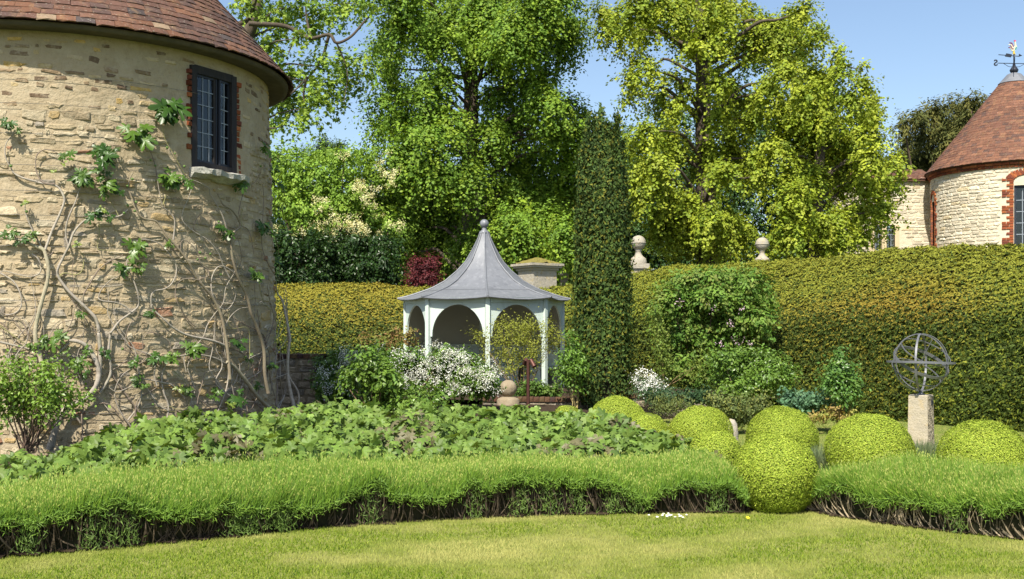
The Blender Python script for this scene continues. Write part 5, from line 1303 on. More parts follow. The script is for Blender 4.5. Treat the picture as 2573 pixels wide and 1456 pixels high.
# ---- columnar Irish yew
d = 20.3; yc = P(1516, 0, d) * [1, 1, 0]
iy = thing("columnar_yew", "tall dark columnar yew standing right of the gazebo", "tree", yc)
def iy_r(z):      # half width from the photograph
    y = HY - (z - EYE) * F / d
    return np.interp(y, [300, 330, 380, 480, 640, 800, 900, 960, 1010], [20, 40, 50, 55, 59, 63, 67, 66, 56]) * d / F
pos, nrm, tip, colr, scl = [], [], [], [], []
core = Acc(); V = []
zz = np.linspace(.1, 4.3, 20)
lathe(core, yc, [(max(.05, iy_r(z) * .74) * (1 if z < 3.9 else .75), z) for z in zz] + [(.02, 4.6)], 20)
core.build("trunk", CORE, iy)
for k in range(620):
    spire = k < 150
    if spire and k % 7 == 0: sp_ = (rng.uniform(0, 6.283), rng.uniform(.30, .98), rng.uniform(5.0, 5.8))
    an = (sp_[0] + rng.normal() * .10) if spire else (rng.integers(30) + rng.normal() * .16) / 30 * 6.283; back = math.sin(an) > .55 and not spire
    if back and rng.random() < .6: continue
    top = sp_[2] - abs(rng.normal()) * .25 if spire else rng.uniform(1.0, 5.1); ln = rng.uniform(.7, 1.6); n = int(ln * 105)
    t = rng.random(n); z = top - ln * t
    r_ = iy_r(np.clip(z, .3, 4.55)) * (sp_[1] + rng.normal() * .05 if spire else rng.uniform(.80, 1.09)) + .035 * np.sin(z * 5 + k)
    thick = (.038 if spire else .055) * np.clip(t * 5, .2, 1)
    p = yc + np.c_[np.cos(an + .05 * np.sin(z * 3 + k)) * r_, np.sin(an) * r_, z] + rng.normal(size=(n, 3)) * thick[:, None] * [1, 1, .6]
    o_ = np.tile([math.cos(an), math.sin(an), 0], (n, 1))
    keep = z > .22
    pos.append(p[keep]); tip.append((o_ * .45 + [0, 0, .7] + rand(n) * .75)[keep]); nrm.append((o_ * .8 + [0, 0, .25] + rand(n) * .6)[keep])
    b = pick([(.045, .08, .018), (.062, .10, .02), (.032, .06, .015)], n, .15); yel = (rng.random(n) < .16)[:, None]
    b = b * rng.uniform(.65, 1.5); colr.append(np.where(yel, b * 0 + np.array([.14, .145, .02]) * rng.uniform(.7, 1.2, (n, 1)), b)[keep]); scl.append(rng.uniform(.045, .08, n)[keep])
pos, nrm, tip, colr, scl = map(np.concatenate, (pos, nrm, tip, colr, scl))
scatter("crown", T_SPRIG, pos, nrm, tip, np.c_[scl * 1.5, scl, scl], colr, NEEDLE, iy)
# ------------------------------------------------------------------ shrubs of the borders
d = 19.0
ck = [(200, 400, 120, 110), (150, 550, 75, 95), (300, 285, 90, 50), (300, 550, 140, 110), (380, 670, 80, 55), (450, 480, 100, 90), (1150, 290, 110, 60), (1300, 340, 110, 70), (1400, 430, 120, 70), (1500, 480, 110, 70), (1250, 430, 140, 80), (1150, 560, 150, 80), (1350, 560, 140, 65), (1500, 570, 110, 55), (1000, 420, 120, 90), (900, 560, 120, 90), (700, 330, 140, 80), (700, 500, 140, 90), (520, 290, 130, 70), (860, 320, 120, 70), (560, 400, 130, 80)]
fl = [(120, 415, 40, 22), (170, 460, 30, 16), (250, 420, 40, 22), (200, 540, 46, 18), (270, 545, 30, 14), (180, 615, 24, 12), (330, 340, 50, 22), (380, 290, 50, 18), (300, 265, 40, 14), (370, 700, 24, 14), (300, 610, 24, 12), (390, 440, 30, 30), (990, 265, 40, 14), (1080, 215, 50, 20), (1150, 260, 50, 20), (1060, 320, 60, 22), (1180, 300, 60, 22), (1270, 290, 55, 22), (1370, 275, 40, 22), (1330, 330, 55, 22), (1010, 360, 50, 22), (1120, 400, 60, 22), (1240, 390, 55, 22), (1330, 410, 60, 22), (1460, 420, 50, 22), (1560, 400, 40, 18), (1600, 460, 50, 30), (1540, 490, 55, 26), (1440, 480, 46, 22), (1300, 450, 46, 22), (1200, 480, 40, 16), (1100, 500, 50, 16), (1260, 550, 70, 22), (1330, 580, 60, 20), (1180, 600, 70, 22), (1090, 620, 40, 18), (1480, 560, 46, 16), (1600, 600, 40, 14), (1000, 470, 50, 20), (930, 420, 50, 22), (880, 480, 40, 16), (870, 300, 50, 20), (780, 280, 50, 16)]
fl = [(*q, -.55) for q in fl] + [(rng.uniform(780, 1560), rng.uniform(250, 600), 26, 12, -.7) for _ in range(46)] + [(rng.uniform(110, 420), rng.uniform(280, 640), 22, 12, -.6) for _ in range(16)] + [(rng.uniform(330, 900), rng.uniform(215, 470), 24, 12, -.75) for _ in range(34)]
fl = [(q[0], q[1], q[2] * .62, q[3] * .7, q[4]) for q in fl if not (q[0] > 1300 and q[1] < 300)]
plant("mexican_orange_bush", "broad shrub covered in white flower clusters in front of the gazebo", "shrub", ck, cE, d, 1.5, .06, [(.11, .21, .025), (.08, .16, .022), (.16, .27, .035)], T_DIAMOND, LEAF_GLOSS, P(*cE(800, 750), d), None, 2, .016, foliage="foliage", wood="stems", flowers=("flower_clusters", fl, 2.6, .026, [(.78, .80, .74), (.72, .75, .70), (.82, .82, .76)], None), depth=.35, droop=.2, spray=(.2, 12))
d = 15.6
ROSEG = [(.115, .215, .03), (.085, .165, .024), (.165, .265, .042), (.14, .235, .035)]
ck = [(560, 245, 80, 40), (480, 360, 90, 70), (600, 400, 100, 60), (500, 480, 120, 85), (640, 480, 120, 85), (600, 600, 110, 75), (720, 600, 110, 70), (560, 680, 70, 50), (700, 700, 110, 60), (880, 700, 110, 65), (1050, 640, 90, 60), (620, 790, 60, 46), (340, 480, 60, 40), (330, 540, 40, 26)]
plant("rose_bush", "large glossy green rose bush in front of the white flowered shrub", "shrub", ck, cE, d, .62, .072, ROSEG, T_DIAMOND, LEAF_GLOSS, P(*cE(600, 960), d) * [1, 1, 0] + [0, 0, .2], None, 1, .013, "roses in the borders", foliage="foliage", wood="stems", barkcol=(.20, .13, .08), depth=.35, droop=.15, spray=(.22, 8), inner=.2, jit=.2, fuzz=.58, flowers=("young_shoots", [(740, 110, 20, 28), (490, 155, 16, 26), (820, 150, 18, 30), (860, 100, 8, 20), (610, 140, 8, 18), (700, 170, 14, 24), (900, 190, 20, 14)], 3.0, .05, [(.20, .16, .05), (.26, .15, .07), (.17, .22, .05)], 0))
d = 22.4
ck = [(1430, 130, 50, 42), (1480, 200, 40, 42), (1620, 60, 60, 46), (1720, 40, 75, 40), (1820, 55, 75, 50), (1900, 60, 55, 50), (1650, 170, 95, 75), (1780, 170, 95, 75), (1900, 180, 85, 75), (2050, 100, 70, 70), (2060, 220, 60, 60), (1650, 300, 85, 65), (1780, 300, 95, 75), (1900, 300, 75, 75), (1700, 420, 55, 55), (1850, 420, 55, 55), (1480, 330, 40, 36), (2120, 160, 30, 50)]
plant("spindle_shrub", "airy yellow green twiggy shrub standing against the gazebo front", "shrub", ck, cE, d, 1.0, .042, [(.24, .27, .035), (.19, .22, .03), (.29, .31, .05)], T_DIAMOND, LEAF, P(*cE(1800, 640), d), None, 1, .008, foliage="foliage", wood="stems", barkcol=(.26, .18, .10), depth=.35, droop=-.25, spray=(.35, 12), inner=.05, jit=.14)
plant("ivy_patch", "low leafy groundcover under the twiggy shrub by the gazebo", "plant", [(1800, 590, 70, 50), (1900, 560, 80, 55), (2000, 590, 80, 45), (2080, 600, 60, 40), (1960, 630, 80, 30)], cE, 21.6, 1.6, .06, [(.09, .17, .025), (.06, .13, .02), (.14, .22, .04)], T_DIAMOND, LEAF, None, None, 2, .008, foliage="foliage", wood="stems", depth=.2, spray=(.2, 10))
ck = [(2200, 300, 55, 55), (2270, 330, 65, 55), (2230, 420, 80, 55), (2180, 470, 65, 45), (2290, 400, 46, 55), (2240, 530, 65, 45), (2230, 200, 40, 60), (2200, 120, 26, 30), (2130, 390, 40, 40)]
plant("rose_bush", "small leggy rose bush between the gazebo and the columnar yew", "shrub", ck, cE, 19.6, 1.1, .065, [(.15, .27, .035), (.11, .21, .03)], T_DIAMOND, LEAF_GLOSS, P(*cE(2245, 740), 19.6), None, 1, .012, "roses in the borders", foliage="foliage", wood="stems", barkcol=(.30, .24, .10), depth=.25, spray=(.22, 8), inner=.1, jit=.2)
# weigela against the tall hedge
d = 20.8
ck = [(900, 430, 95, 55), (1050, 395, 115, 42), (1200, 388, 120, 42), (1330, 425, 90, 52), (820, 520, 70, 62), (950, 520, 110, 65), (1100, 500, 120, 65), (1250, 500, 120, 65), (1380, 520, 70, 60), (800, 620, 70, 62), (930, 640, 110, 65), (1080, 640, 120, 65), (1230, 640, 120, 65), (1360, 640, 80, 60), (900, 740, 95, 55), (1050, 750, 120, 60), (1200, 760, 120, 60), (1340, 740, 80, 55), (950, 830, 95, 55), (880, 930, 80, 70), (1000, 950, 90, 70)]
fl = [(890, 545, 8, 6), (1085, 580, 8, 5), (1190, 665, 8, 5), (1220, 775, 16, 8), (1270, 770, 10, 7), (1320, 800, 8, 6), (1255, 575, 7, 5), (1145, 790, 7, 5)]
plant("weigela_shrub", "rounded green shrub leaning against the tall yew hedge", "shrub", ck, cG, d, 1.5, .078, [(.11, .215, .03), (.08, .17, .025), (.16, .27, .04), (.19, .23, .05)], T_DIAMOND, LEAF, P(*cG(1000, 1050), d), None, 2, .016, foliage="foliage", wood="stems", flowers=("flowers", [(*q, -.9) for q in fl], .8, .032, [(.62, .45, .55)], None), depth=.75, droop=.35, spray=(.34, 14), inner=.5)
ck = [(1150, 885, 80, 46), (1250, 870, 90, 46), (1380, 875, 90, 46), (1480, 920, 80, 46), (1300, 960, 120, 60), (1420, 985, 100, 55), (1180, 980, 90, 60), (1250, 1060, 120, 46), (1400, 1060, 100, 36), (1500, 1010, 60, 50), (1550, 960, 40, 40)]
plant("rose_bush", "wide bushy green rose below the rounded shrub by the hedge", "shrub", ck, cG, 19.0, 1.3, .06, ROSEG, T_DIAMOND, LEAF_GLOSS, P(*cG(1300, 1140), 19.0) * [1, 1, 0], None, 1, .012, "roses in the borders", foliage="foliage", wood="stems", barkcol=(.20, .15, .09), depth=.4, spray=(.22, 9), inner=.25, jit=.2)
ck = [(750, 620, 30, 70), (770, 720, 36, 70), (780, 820, 40, 70), (790, 920, 46, 70), (830, 980, 50, 50), (1040, 880, 40, 60), (990, 930, 46, 60)]
plant("young_shrub", "slim yellowish shrub rising beside the columnar yew", "shrub", ck, cG, 19.9, .55, .055, [(.18, .24, .04), (.13, .2, .035)], T_DIAMOND, LEAF, P(*cG(800, 1060), 19.9), None, 1, .008, foliage="foliage", wood="stems", barkcol=(.28, .2, .1), depth=.25, droop=-.2, spray=(.3, 8), inner=.1, jit=.2)
ck = [(2200, 50, 70, 55), (2130, 140, 90, 65), (2270, 130, 80, 65), (2180, 230, 100, 65), (2300, 220, 55, 65), (2200, 330, 75, 55), (2230, 400, 46, 40), (2180, -50, 30, 50), (2330, 300, 40, 40), (2100, 240, 50, 40)]
plant("rose_bush", "upright glossy rose bush left of the armillary sundial", "shrub", ck, cH, 17.0, 1.6, .06, [(.10, .21, .04), (.075, .165, .03), (.15, .26, .05)], T_DIAMOND, LEAF_GLOSS, P(*cH(2200, 520), 17.0) * [1, 1, 0], None, 1, .010, "roses in the borders", foliage="foliage", wood="stems", barkcol=(.15, .09, .05), depth=.25, spray=(.2, 8), inner=.15, jit=.2)
# daisies by the yew
ck = [(660, 1030, 46, 36), (720, 1050, 70, 36), (800, 1080, 50, 26), (680, 1080, 60, 30)]
fl = [(655, 960, 26, 14), (640, 1000, 40, 22), (690, 990, 46, 20), (720, 1020, 56, 26), (660, 1040, 46, 22), (760, 1050, 46, 18), (690, 1075, 46, 16), (800, 1060, 26, 12), (650, 1090, 26, 10)]
plant("daisy_clump", "clump of white daisies at the foot of the columnar yew", "flowers", ck, cG, 19.6, 2.0, .05, [(.07, .14, .06), (.10, .18, .07)], T_NARROW, LEAF, P(*cG(700, 1120), 19.6), None, 2, .006, foliage="foliage", wood="stems", flowers=("flower_heads", [(*q, -.15) for q in fl], .9, .034, [(.80, .80, .78), (.74, .76, .76)], None), depth=.15, spray=(.2, 8))
# low herbs between the round bushes
HERB = [(.13, .17, .05), (.10, .14, .045), (.19, .21, .05)]
for i, (lab, ck, dd, cols, sz) in enumerate((
    ("low grey green herbs behind the round bush in the middle of the row", [(1150, 470, 140, 60), (1350, 480, 140, 75), (1250, 560, 120, 60), (1000, 420, 90, 46), (1420, 430, 100, 40), (1150, 610, 100, 40)], 17.0, HERB, .045),
    ("low yellow tipped herbs left of the row of round bushes", [(550, 480, 150, 46), (430, 430, 80, 36), (650, 440, 90, 30)], 17.2, HERB, .045),
    ("dark trailing plant hiding the low border wall", [(400, 385, 100, 36), (560, 390, 120, 36), (750, 385, 120, 36), (900, 400, 90, 36), (850, 340, 60, 20)], 18.8, [(.035, .075, .035), (.05, .10, .04)], .06),
    ("blue green poppy leaves at the foot of the tall hedge", [(1780, 430, 85, 55), (1980, 470, 95, 65), (2020, 420, 65, 36), (1880, 440, 70, 50), (1700, 410, 60, 40)], 17.4, [(.10, .21, .11), (.08, .17, .10), (.14, .25, .13)], .07),
    ("yellowing leaves edging the bed beside the blue green foliage", [(1950, 570, 50, 16), (2030, 575, 50, 14), (2160, 555, 50, 24), (2110, 520, 30, 24), (2250, 560, 40, 14)], 17.1, [(.42, .34, .10), (.36, .26, .10), (.25, .27, .06)], .06),
)):
    plant("border_plant", lab, "plant", ck, cH, dd, 2.2, sz, cols, T_DIAMOND if i != 1 else T_NARROW, LEAF, None, None, 2, .005, foliage="foliage", wood="stems", depth=.3, droop=-.5, spray=(.22, 10))
# rose in front of the left tower
d = 11.2
ck = [(60, 420, 90, 60), (200, 400, 90, 46), (120, 520, 120, 70), (280, 480, 100, 60), (420, 460, 90, 55), (520, 520, 80, 55), (600, 450, 60, 50), (60, 640, 110, 70), (220, 620, 120, 70), (380, 600, 120, 70), (520, 620, 100, 60), (640, 600, 90, 50), (740, 650, 90, 46), (820, 640, 46, 40), (120, 750, 110, 60), (300, 720, 110, 60), (450, 720, 100, 55), (560, 700, 70, 50), (380, 330, 70, 40), (500, 300, 60, 46), (80, 300, 60, 46), (200, 290, 46, 36), (540, 380, 50, 40), (380, 830, 80, 40), (60, 830, 70, 40), (680, 720, 60, 36), (-60, 600, 80, 80), (-60, 450, 70, 70)]
plant("rose_bush", "open glossy rose bush in front of the tower at the left edge", "shrub", ck, cC, d, .55, .045, [(.16, .27, .035), (.12, .21, .03), (.21, .32, .05)], T_DIAMOND, LEAF_GLOSS, P(*cC(280, 1180), d), None, 1, .010, "roses in the borders", foliage="foliage", wood="stems", barkcol=(.16, .11, .08), depth=.3, droop=.15, spray=(.20, 6), inner=.1, jit=.25, fuzz=.62)

# ------------------------------------------------------------------ anemone ground cover
XL = np.array([-6.0, -4.6, -3.9, -3.0, -2.2, -1.0, .2, 1.2, 1.9])
def an_top(x, t):
    """height of the leaf canopy; t = 0 front, 1 back"""
    hb = np.interp(x, XL, [.30, .36, .60, .66, .70, .68, .66, .58, .42]); hf = np.interp(x, XL, [.28, .30, .40, .46, .46, .44, .44, .42, .38])
    return hf + (hb - hf) * t
def an_y(x, t):
    yf = front_y(x) + .85; yb = np.interp(x, XL, [10.6, 11.0, 12.3, 12.6, 13.2, 13.8, 13.2, 12.4, 11.8])
    return yf + (yb - yf) * t
n = 7600
x = rng.uniform(-5.6, 1.95, n); t = rng.random(n) ** .8; y = an_y(x, t)
keep = ~((x < -4.0) & (rng.random(n) < .45)); x, t, y = x[keep], t[keep], y[keep]; n = len(x)
base_ = np.stack([x, y, 0 * x], -1)
mound = nz(base_, 4.2, 60) * .07 + nz(base_, 9, 61) * .03
pos = np.c_[x, y, an_top(x, t) + .05 + mound - np.abs(rng.normal(size=n)) * .06 - .16 * (rng.random(n) < .35)]
nrm = np.array([-.05, -.45, .75]) + rand(n) * .95; tip = np.array([0, -.7, -.55]) + rand(n) * .8
colr = pick([(.13, .215, .035), (.095, .165, .03), (.175, .26, .05), (.145, .23, .04)], n, .18)
brown = (nz(base_, 2.5, 63) > .55)[:, None] & (rng.random((n, 1)) < .4)
colr = np.where(brown, np.array([.15, .14, .07]) * rng.uniform(.8, 1.2, (n, 1)), colr)
an = scatter("anemone_leaves", T_ANEMONE, pos, nrm, tip, np.where(rng.random(n) < .3, rng.uniform(.05, .085, n), rng.uniform(.08, .145, n)), colr, mat("leaf_matte", src='col', rough=.5, trans=.25, spec=.35))
tag(an, "bed of broad lobed green anemone leaves behind the lavender", kind="stuff")
# ------------------------------------------------------------------ round golden bushes
def bush(x, ytop, half, d, label, tall=1.0, cols=None):
    c = P(x, ytop, d); rx = half * d / F; H = c[2]
    root = thing("box_ball", label, "bush", (c[0], d, 0), "clipped golden box balls")
    rz = rx * .92 * tall; zc = max(H - rz, .0)
    def surf(u):
        s_ = np.where(u[:, 2:] > 0, np.array([[rx, rx, H - zc]]), np.array([[rx * 1.0, rx * 1.0, zc + .05]]))
        return np.array([c[0], d, zc]) + u * s_
    nu, nv = 28, 14; V = []
    for j in range(nv + 1):
        th = math.pi * j / nv
        V += [(math.sin(th) * math.cos(2 * math.pi * i / nu), math.sin(th) * math.sin(2 * math.pi * i / nu), math.cos(th)) for i in range(nu)]
    V = surf(np.array(V)); ctr = np.array([c[0], d, zc])
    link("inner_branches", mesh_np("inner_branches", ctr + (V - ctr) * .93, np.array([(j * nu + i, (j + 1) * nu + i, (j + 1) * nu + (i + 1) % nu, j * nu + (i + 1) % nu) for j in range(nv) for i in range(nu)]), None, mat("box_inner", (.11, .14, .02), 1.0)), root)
    n = int(44000 * (rx / .4) ** 2); u = unit(rng.normal(size=(n, 3))); u = u[(u[:, 1] < .6) & (u[:, 2] > -.85)]; n = len(u)
    p = surf(u); tf = nz(p, 26, 70); low = nz(p, 5, 71)
    p = p + u * (.009 * np.clip(tf, -1.3, 1.3) + .022 * low + rng.normal(size=n) * .006)[:, None]
    cc = pick(cols or [(.32, .40, .04), (.26, .345, .035), (.38, .45, .06), (.21, .295, .025), (.16, .235, .02)], n, .12)
    warm = np.clip(nz(p, 3.5, int(x) % 17 + 72) - .95, 0, 1)[:, None]
    cc = cc * (1 - warm) + np.array([.36, .27, .03]) * warm
    scatter("foliage", T_BOXLEAF, p, u * 1.0 + [0, 0, .10] + rand(n) * .45, u * .6 + [0, 0, .2] + rand(n) * .7, rng.uniform(.011, .021, n), cc, mat("box_leaf", src='col', rough=.6, trans=.10, spec=.2), root)
bush(1950, 1093, 101, 9.75, "tall golden box ball at the lawn edge between the two lavender hedges", 1.0)
bush(2470, 1064, 108, 11.0, "golden box ball cut by the right edge of the picture")
bush(2185, 1042, 104, 11.6, "large golden box ball just left of the sundial pedestal")
bush(1968, 1025, 87, 13.0, "golden box ball behind the tall one at the lawn edge")
bush(1800, 1078, 68, 11.0, "smallest golden box ball beside the end of the left lavender hedge")
bush(1757, 1019, 80, 13.6, "golden box ball with a brown spot third from the columnar yew")
bush(1620, 1034, 68, 14.0, "low golden box ball half hidden by anemone leaves")
bush(1553, 1000, 70, 15.2, "golden box ball at the foot of the columnar yew")
bush(1425, 1016, 34, 16.0, "small golden box tuft below the leggy rose")

# ------------------------------------------------------------------ lavender hedges
def lavender(name, label, line, depth, nst, hem, top, seed, lean=(0, 0), brown_col=(.10, .075, .05), end_taper=(0, 0)):
    pl = spline(np.c_[line, np.zeros(len(line))], 12)[:, :2]
    s = np.r_[0, np.cumsum(np.linalg.norm(np.diff(pl, axis=0), axis=1))]; L_ = s[-1]
    def base(u): return np.c_[np.interp(u, s, pl[:, 0]), np.interp(u, s, pl[:, 1])]
    tg = np.gradient(pl, axis=0); tg /= np.linalg.norm(tg, axis=1)[:, None]; nb = np.c_[-tg[:, 1], tg[:, 0]]
    def back(u): return np.c_[np.interp(u, s, nb[:, 0]), np.interp(u, s, nb[:, 1])]
    def height(u, v):
        """cushion surface: v = 0 hem at the front, 1 at the back"""
        q = np.c_[base(u), 0 * u]
        h = hem + .04 + (.045 * nz(q, 6, seed) + .05 * nz(q, 13, seed + 7) + .04 * nz(q, 29, seed + 9)) * np.clip(1 - v * 2.5, 0, 1) + (top - hem) * np.clip(v / .38, 0, 1) ** .6
        e = np.ones_like(u)
        if end_taper[0]: e = np.minimum(e, np.sqrt(np.clip(u / end_taper[0], .02, 1)))
        if end_taper[1]: e = np.minimum(e, np.sqrt(np.clip((L_ - u) / end_taper[1], .02, 1)))
        return (h + .014 * nz(q + np.c_[0 * u, v, 0 * u], 4, seed + 1) + .018 * nz(q + np.c_[0 * u, v, 0 * u], 17, seed + 8) - .10 * np.clip(v - .85, 0, 1)) * (.45 + .55 * e)
    root = thing(name, label, "hedge", (*base(np.array([L_ / 2]))[0], 0), "lavender hedges edging the lawn")
    # dark inner mass
    nu, V = 160, []
    uu = np.linspace(0, L_, nu)
    b, k = base(uu), back(uu)
    rows = [(.16, -.03), (.12, .5), (.20, .85), (.5, .92), (1.0, .92), (1.02, -.03)]
    for (o, f) in rows:
        h = height(uu, np.full(nu, min(1, max(0, o)))) - .05
        jit = .03 * nz(np.c_[b, np.full(nu, o * 3)], 8, seed + 4)
        V.append(np.c_[b + k * (o * depth + jit)[:, None], np.where(f < 0, -.03, h * f)])
    V = np.array(V); nr = len(rows)
    q = [(r * nu + i, r * nu + i + 1, (r + 1) * nu + i + 1, (r + 1) * nu + i) for r in range(nr - 1) for i in range(nu - 1)]
    Vf = V.reshape(-1, 3); aa = Acc(); aa.add(Vf, q)
    for e in (0, nu - 1): aa.add(V[:, e], [(0, 1, 2), (0, 2, 3), (0, 3, 4), (0, 4, 5)])
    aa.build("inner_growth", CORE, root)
    # flowering stems
    u = rng.random(nst) * L_; v = rng.random(nst) ** 1.15
    p = np.c_[base(u) + back(u) * (v * depth)[:, None], height(u, v)]
    kb = back(u); clump = nz(p, 5, seed + 2)
    out = np.c_[-kb, np.zeros(nst)]
    tip = np.array([lean[0], lean[1], 1.0]) + out * (np.clip(.26 - v * 1.4, -.15, .3))[:, None] + rand(nst) * .42
    ln = np.where(rng.random(nst) < .12, rng.uniform(.12, .19, nst), rng.uniform(.05, .12, nst)) * (1 + .25 * clump)
    p[:, 2] -= .03
    face = np.tile([0, -1., .25], (nst, 1)) + rand(nst) * .6
    c = pick([(.165, .29, .03), (.12, .23, .026), (.21, .325, .038), (.09, .18, .024)], nst, .12)
    tips = unit(tip)
    st_ = (np.array([(-.62, 0, 0), (.62, 0, 0), (.1, 1, .0)], float), np.array([(0, 1, 2)]))
    scatter("stems", st_, p, face, tip, np.c_[rng.uniform(.0035, .0065, nst), ln, ln], c, LEAF, root)
    m_ = rng.random(nst) < .15
    X_, Y_, Z_ = frames(face[m_], tip[m_])
    scatter("flower_buds", T_DIAMOND, p[m_] + Y_ * (ln[m_] * .9)[:, None], face[m_], tip[m_], np.c_[np.full(m_.sum(), .013), rng.uniform(.018, .030, m_.sum()), np.full(m_.sum(), .02)], pick([(.36, .40, .10), (.30, .36, .08)], m_.sum(), .12), LEAF, root)
    # basal leaves filling under the stems and drooping over the front
    n2 = int(nst * .6)
    u = rng.random(n2) * L_; v = np.where(rng.random(n2) < .5, rng.random(n2) * .25, rng.random(n2))
    p = np.c_[base(u) + back(u) * (v * depth + rng.normal(size=n2) * .02)[:, None], height(u, v) - .03 - np.abs(rng.normal(size=n2)) * .035]
    out = np.c_[-back(u), np.zeros(n2)]
    scatter("leaves", T_SPRIG, p, out * .5 + [0, 0, .6] + rand(n2) * .5, out * .5 + [0, 0, .6] + rand(n2) * .6, np.c_[np.full(n2, .016), rng.uniform(.03, .065, n2), np.full(n2, .02)], pick([(.14, .25, .03), (.10, .19, .026), (.18, .29, .04)], n2, .15), LEAF, root)
    # woody stems under the hem
    a = Acc()
    for i in range(int(L_ * 420)):
        u1 = np.array([rng.random() * L_]); b1, k1 = base(u1)[0], back(u1)[0]; h = float(height(u1, np.array([.1]))[0])
        r0 = np.array([*(b1 + k1 * rng.uniform(.10, .45)), .0]); sl = rng.normal() * .10 + lean[0] * .5
        t1 = np.array([tg[0][0], tg[0][1]])
        e = np.array([*(b1 + k1 * rng.uniform(.02, .22) + t1 * sl), h * rng.uniform(.55, .98)])
        mid = (r0 + e) / 2 + np.array([*(-k1 * rng.uniform(-.02, .06)), -.03])
        tube(a, spline([r0, mid, e], 2), np.linspace(rng.uniform(.004, .009), .002, 5), 3, tuple(np.array(brown_col) * rng.uniform(.35, 1.5)), cap=False)
    a.build("woody_stems", TWIG, root)
    # odd green shoots low on the woody front
    n3 = int(L_ * 520); ucl = rng.random(int(L_ * 3)) * L_; u = np.clip(ucl[rng.integers(len(ucl), size=n3)] + rng.normal(size=n3) * .05, 0, L_)
    zf = rng.random(n3); p = np.c_[base(u) + back(u) * (rng.uniform(.0, .10, n3))[:, None], .02 + zf * .9 * (height(u, 0 * u) - .05)]
    out = np.c_[-back(u), np.zeros(n3)]
    scatter("low_shoots", T_SPRIG, p, out * .7 + [0, 0, .3] + rand(n3) * .5, out * .25 + [0, 0, .7] + rand(n3) * .6, np.c_[np.full(n3, .016), rng.uniform(.03, .07, n3), np.full(n3, .02)], pick([(.12, .20, .035), (.15, .23, .05), (.07, .12, .025)], n3, .15), LEAF, root)
    return root
lavender("lavender_hedge", "long low lavender hedge with bright green flower stems along the left of the lawn", LAV_L, .92, 140000, .27, .345, 80, end_taper=(0, .25))
lavender("lavender_hedge", "shorter lavender hedge with woody brown base at the right of the lawn", LAV_R, .92, 72000, .25, .345, 90, lean=(-.12, 0), brown_col=(.30, .24, .16), end_taper=(.5, 0))
def tuft(x, y, d, lab, k=1.0):
    c = P(x, y, d); n = 2200; z0 = c[2] - .22 * k
    root = thing("lavender_tuft", lab, "plant", (c[0], d, 0), "small grey lavender plants")
    a_ = rng.uniform(0, 6.28, n); r_ = np.sqrt(rng.random(n)) * .20 * k
    o = np.c_[np.cos(a_) * r_, np.sin(a_) * r_, 0 * r_]
    p = np.array([c[0], d, max(0, z0)]) + o * .6 + np.c_[0 * r_, 0 * r_, rng.random(n) * .10]
    scatter("foliage", T_NARROW, p, rand(n) + [0, -1, .3], o * 2.2 + [0, 0, 1] + rand(n) * .3, np.c_[np.full(n, .03), rng.uniform(.10, .2, n) * k, np.full(n, .03)], pick([(.14, .19, .09), (.10, .145, .07), (.19, .22, .11)], n), LEAF, root)
    aa = Acc()
    for i in range(14): tube(aa, [np.array([c[0], d, 0]), p[i * 20] + [0, 0, .03]], [.006, .003], 4, (.16, .12, .08), cap=False)
    aa.build("stems", TWIG, root)
tuft(2075, 1120, 11.8, "grey lavender plant between two golden box balls behind the tall one", 1.7)
tuft(2315, 1128, 12.6, "grey lavender plant at the foot of the sundial pedestal", 1.5)
tuft(1480, 1110, 10.9, "spiky green tuft in the anemone bed behind the left lavender", .8)

# ------------------------------------------------------------------ grass and small lawn flowers
n = 210000
yy = 6.3 + 4.2 * rng.random(n) ** 1.15; xx = rng.uniform(-.52, .52, n) * yy
keep = yy < front_y(xx) + .13 + .03 * nz(np.c_[xx, yy, 0 * xx], 9, 97); xx, yy = xx[keep], yy[keep]; n = len(xx)
q = np.c_[xx, yy, 0 * xx]
dry = np.clip(nz(q * [.9, 1.6, 1], 2.2, 95) * .6 + nz(q * [1, 1.7, 1], 6.5, 96) * .6 + nz(q * [1, 1.5, 1], 17, 98) * .3, -.4, 1.0)[:, None]
cg = pick([(.205, .25, .042), (.15, .20, .034), (.27, .30, .06)], n, .22)
cg = cg * (1 - .75 * dry) + np.array([.42, .40, .14]) * rng.uniform(.8, 1.15, (n, 1)) * .75 * dry
g = scatter("grass", T_BLADE, np.c_[xx, yy, lawn_z(xx, yy) - .003], rand(n) + [0, -.9, .5], np.array([0, 0, 1.]) + rand(n) * .75, np.c_[rng.uniform(.004, .007, n), rng.uniform(.018, .034, n), np.full(n, .02)], cg, mat("grass_blade", src='col', rough=.7, trans=.25, spec=.12))
tag(g, "short mown grass blades of the lawn in front", kind="stuff")
n = 24000
yy = rng.uniform(14.0, 19.5, n); xx = rng.uniform(1.5, 9.5, n); q = np.c_[xx, yy, 0 * xx]
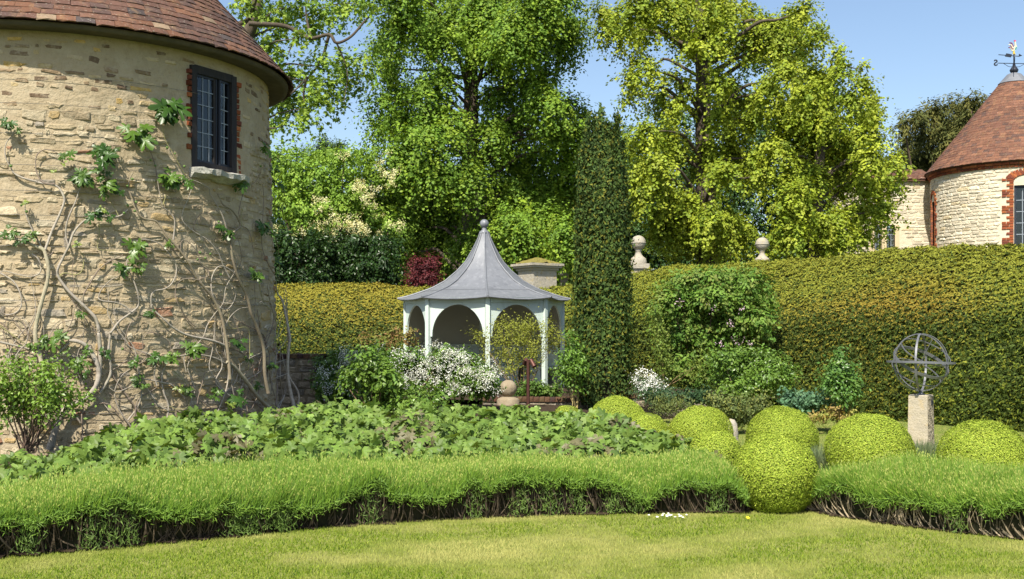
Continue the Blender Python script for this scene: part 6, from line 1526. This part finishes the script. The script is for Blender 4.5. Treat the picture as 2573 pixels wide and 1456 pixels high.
g = scatter("grass", T_BLADE, np.c_[xx, yy, lawn_z(xx, yy) - .003], rand(n) + [0, -.9, .5], np.array([0, 0, 1.]) + rand(n) * .7, np.c_[rng.uniform(.006, .011, n), rng.uniform(.02, .04, n), np.full(n, .02)], pick([(.12, .19, .035), (.10, .16, .03)], n, .12), MATS["grass_blade"])
tag(g, "grass path between the round bushes and the tall hedge", kind="stuff")
a = Acc(); T8 = [(math.cos(t) , math.sin(t), .15) for t in np.linspace(0, 2 * math.pi, 12, endpoint=False)]
V = [(0, 0, .0)] + [(x * (1 if i % 2 == 0 else .55), y * (1 if i % 2 == 0 else .55), z) for i, (x, y, z) in enumerate(T8)]
DAISY = mesh_np("petals", np.array(V), np.array([[0, i, i % 12 + 1] for i in range(1, 13)]), None, mat("white_petal", (.80, .80, .78), .7))
a = Acc(); lathe(a, (0, 0, 0), [(.001, .25), (.2, .2), (.28, .05)], 8); EYE_ME = mesh_np("flower_eye", np.concatenate(a.V), np.concatenate(a.F), None, mat("yellow_eye", (.6, .42, .03), .8))
def flower(name, lab, cat, px, py, r_, petal_me, group=None, up=.035):
    p = on_ground(px, py); root = thing(name, lab, cat, p, group)
    for nm, me in (("petals", petal_me), ("flower_eye", EYE_ME)):
        o = link(nm, me, root); o.matrix_basis = Matrix.Translation(Vector(p + [0, 0, up])) @ Matrix.Rotation(R(rng.uniform(10, 35)), 4, 'X') @ Matrix.Scale(r_, 4)
    a = Acc(); tube(a, [p - [0, 0, .01], p + [0, 0, up]], .002, 4, (.1, .18, .03)); a.build("stalk", TWIG, root)
for i in range(17):
    x = rng.uniform(1622, 1735); y = 1309 + rng.normal() * 3.5 - (x - 1622) * .05
    flower("lawn_daisy", "tiny white daisy in the row at the foot of the left lavender hedge", "flower", x, y, rng.uniform(.010, .015), DAISY, "white daisies at the lawn edge")
DANDY = mesh_np("petals", np.array(V), np.array([[0, i, i % 12 + 1] for i in range(1, 13)]), None, mat("yellow_petal", (.75, .52, .02), .7))
flower("dandelion", "single yellow dandelion flower on the lawn below the tall box ball", "flower", 1879, 1312, .020, DANDY)
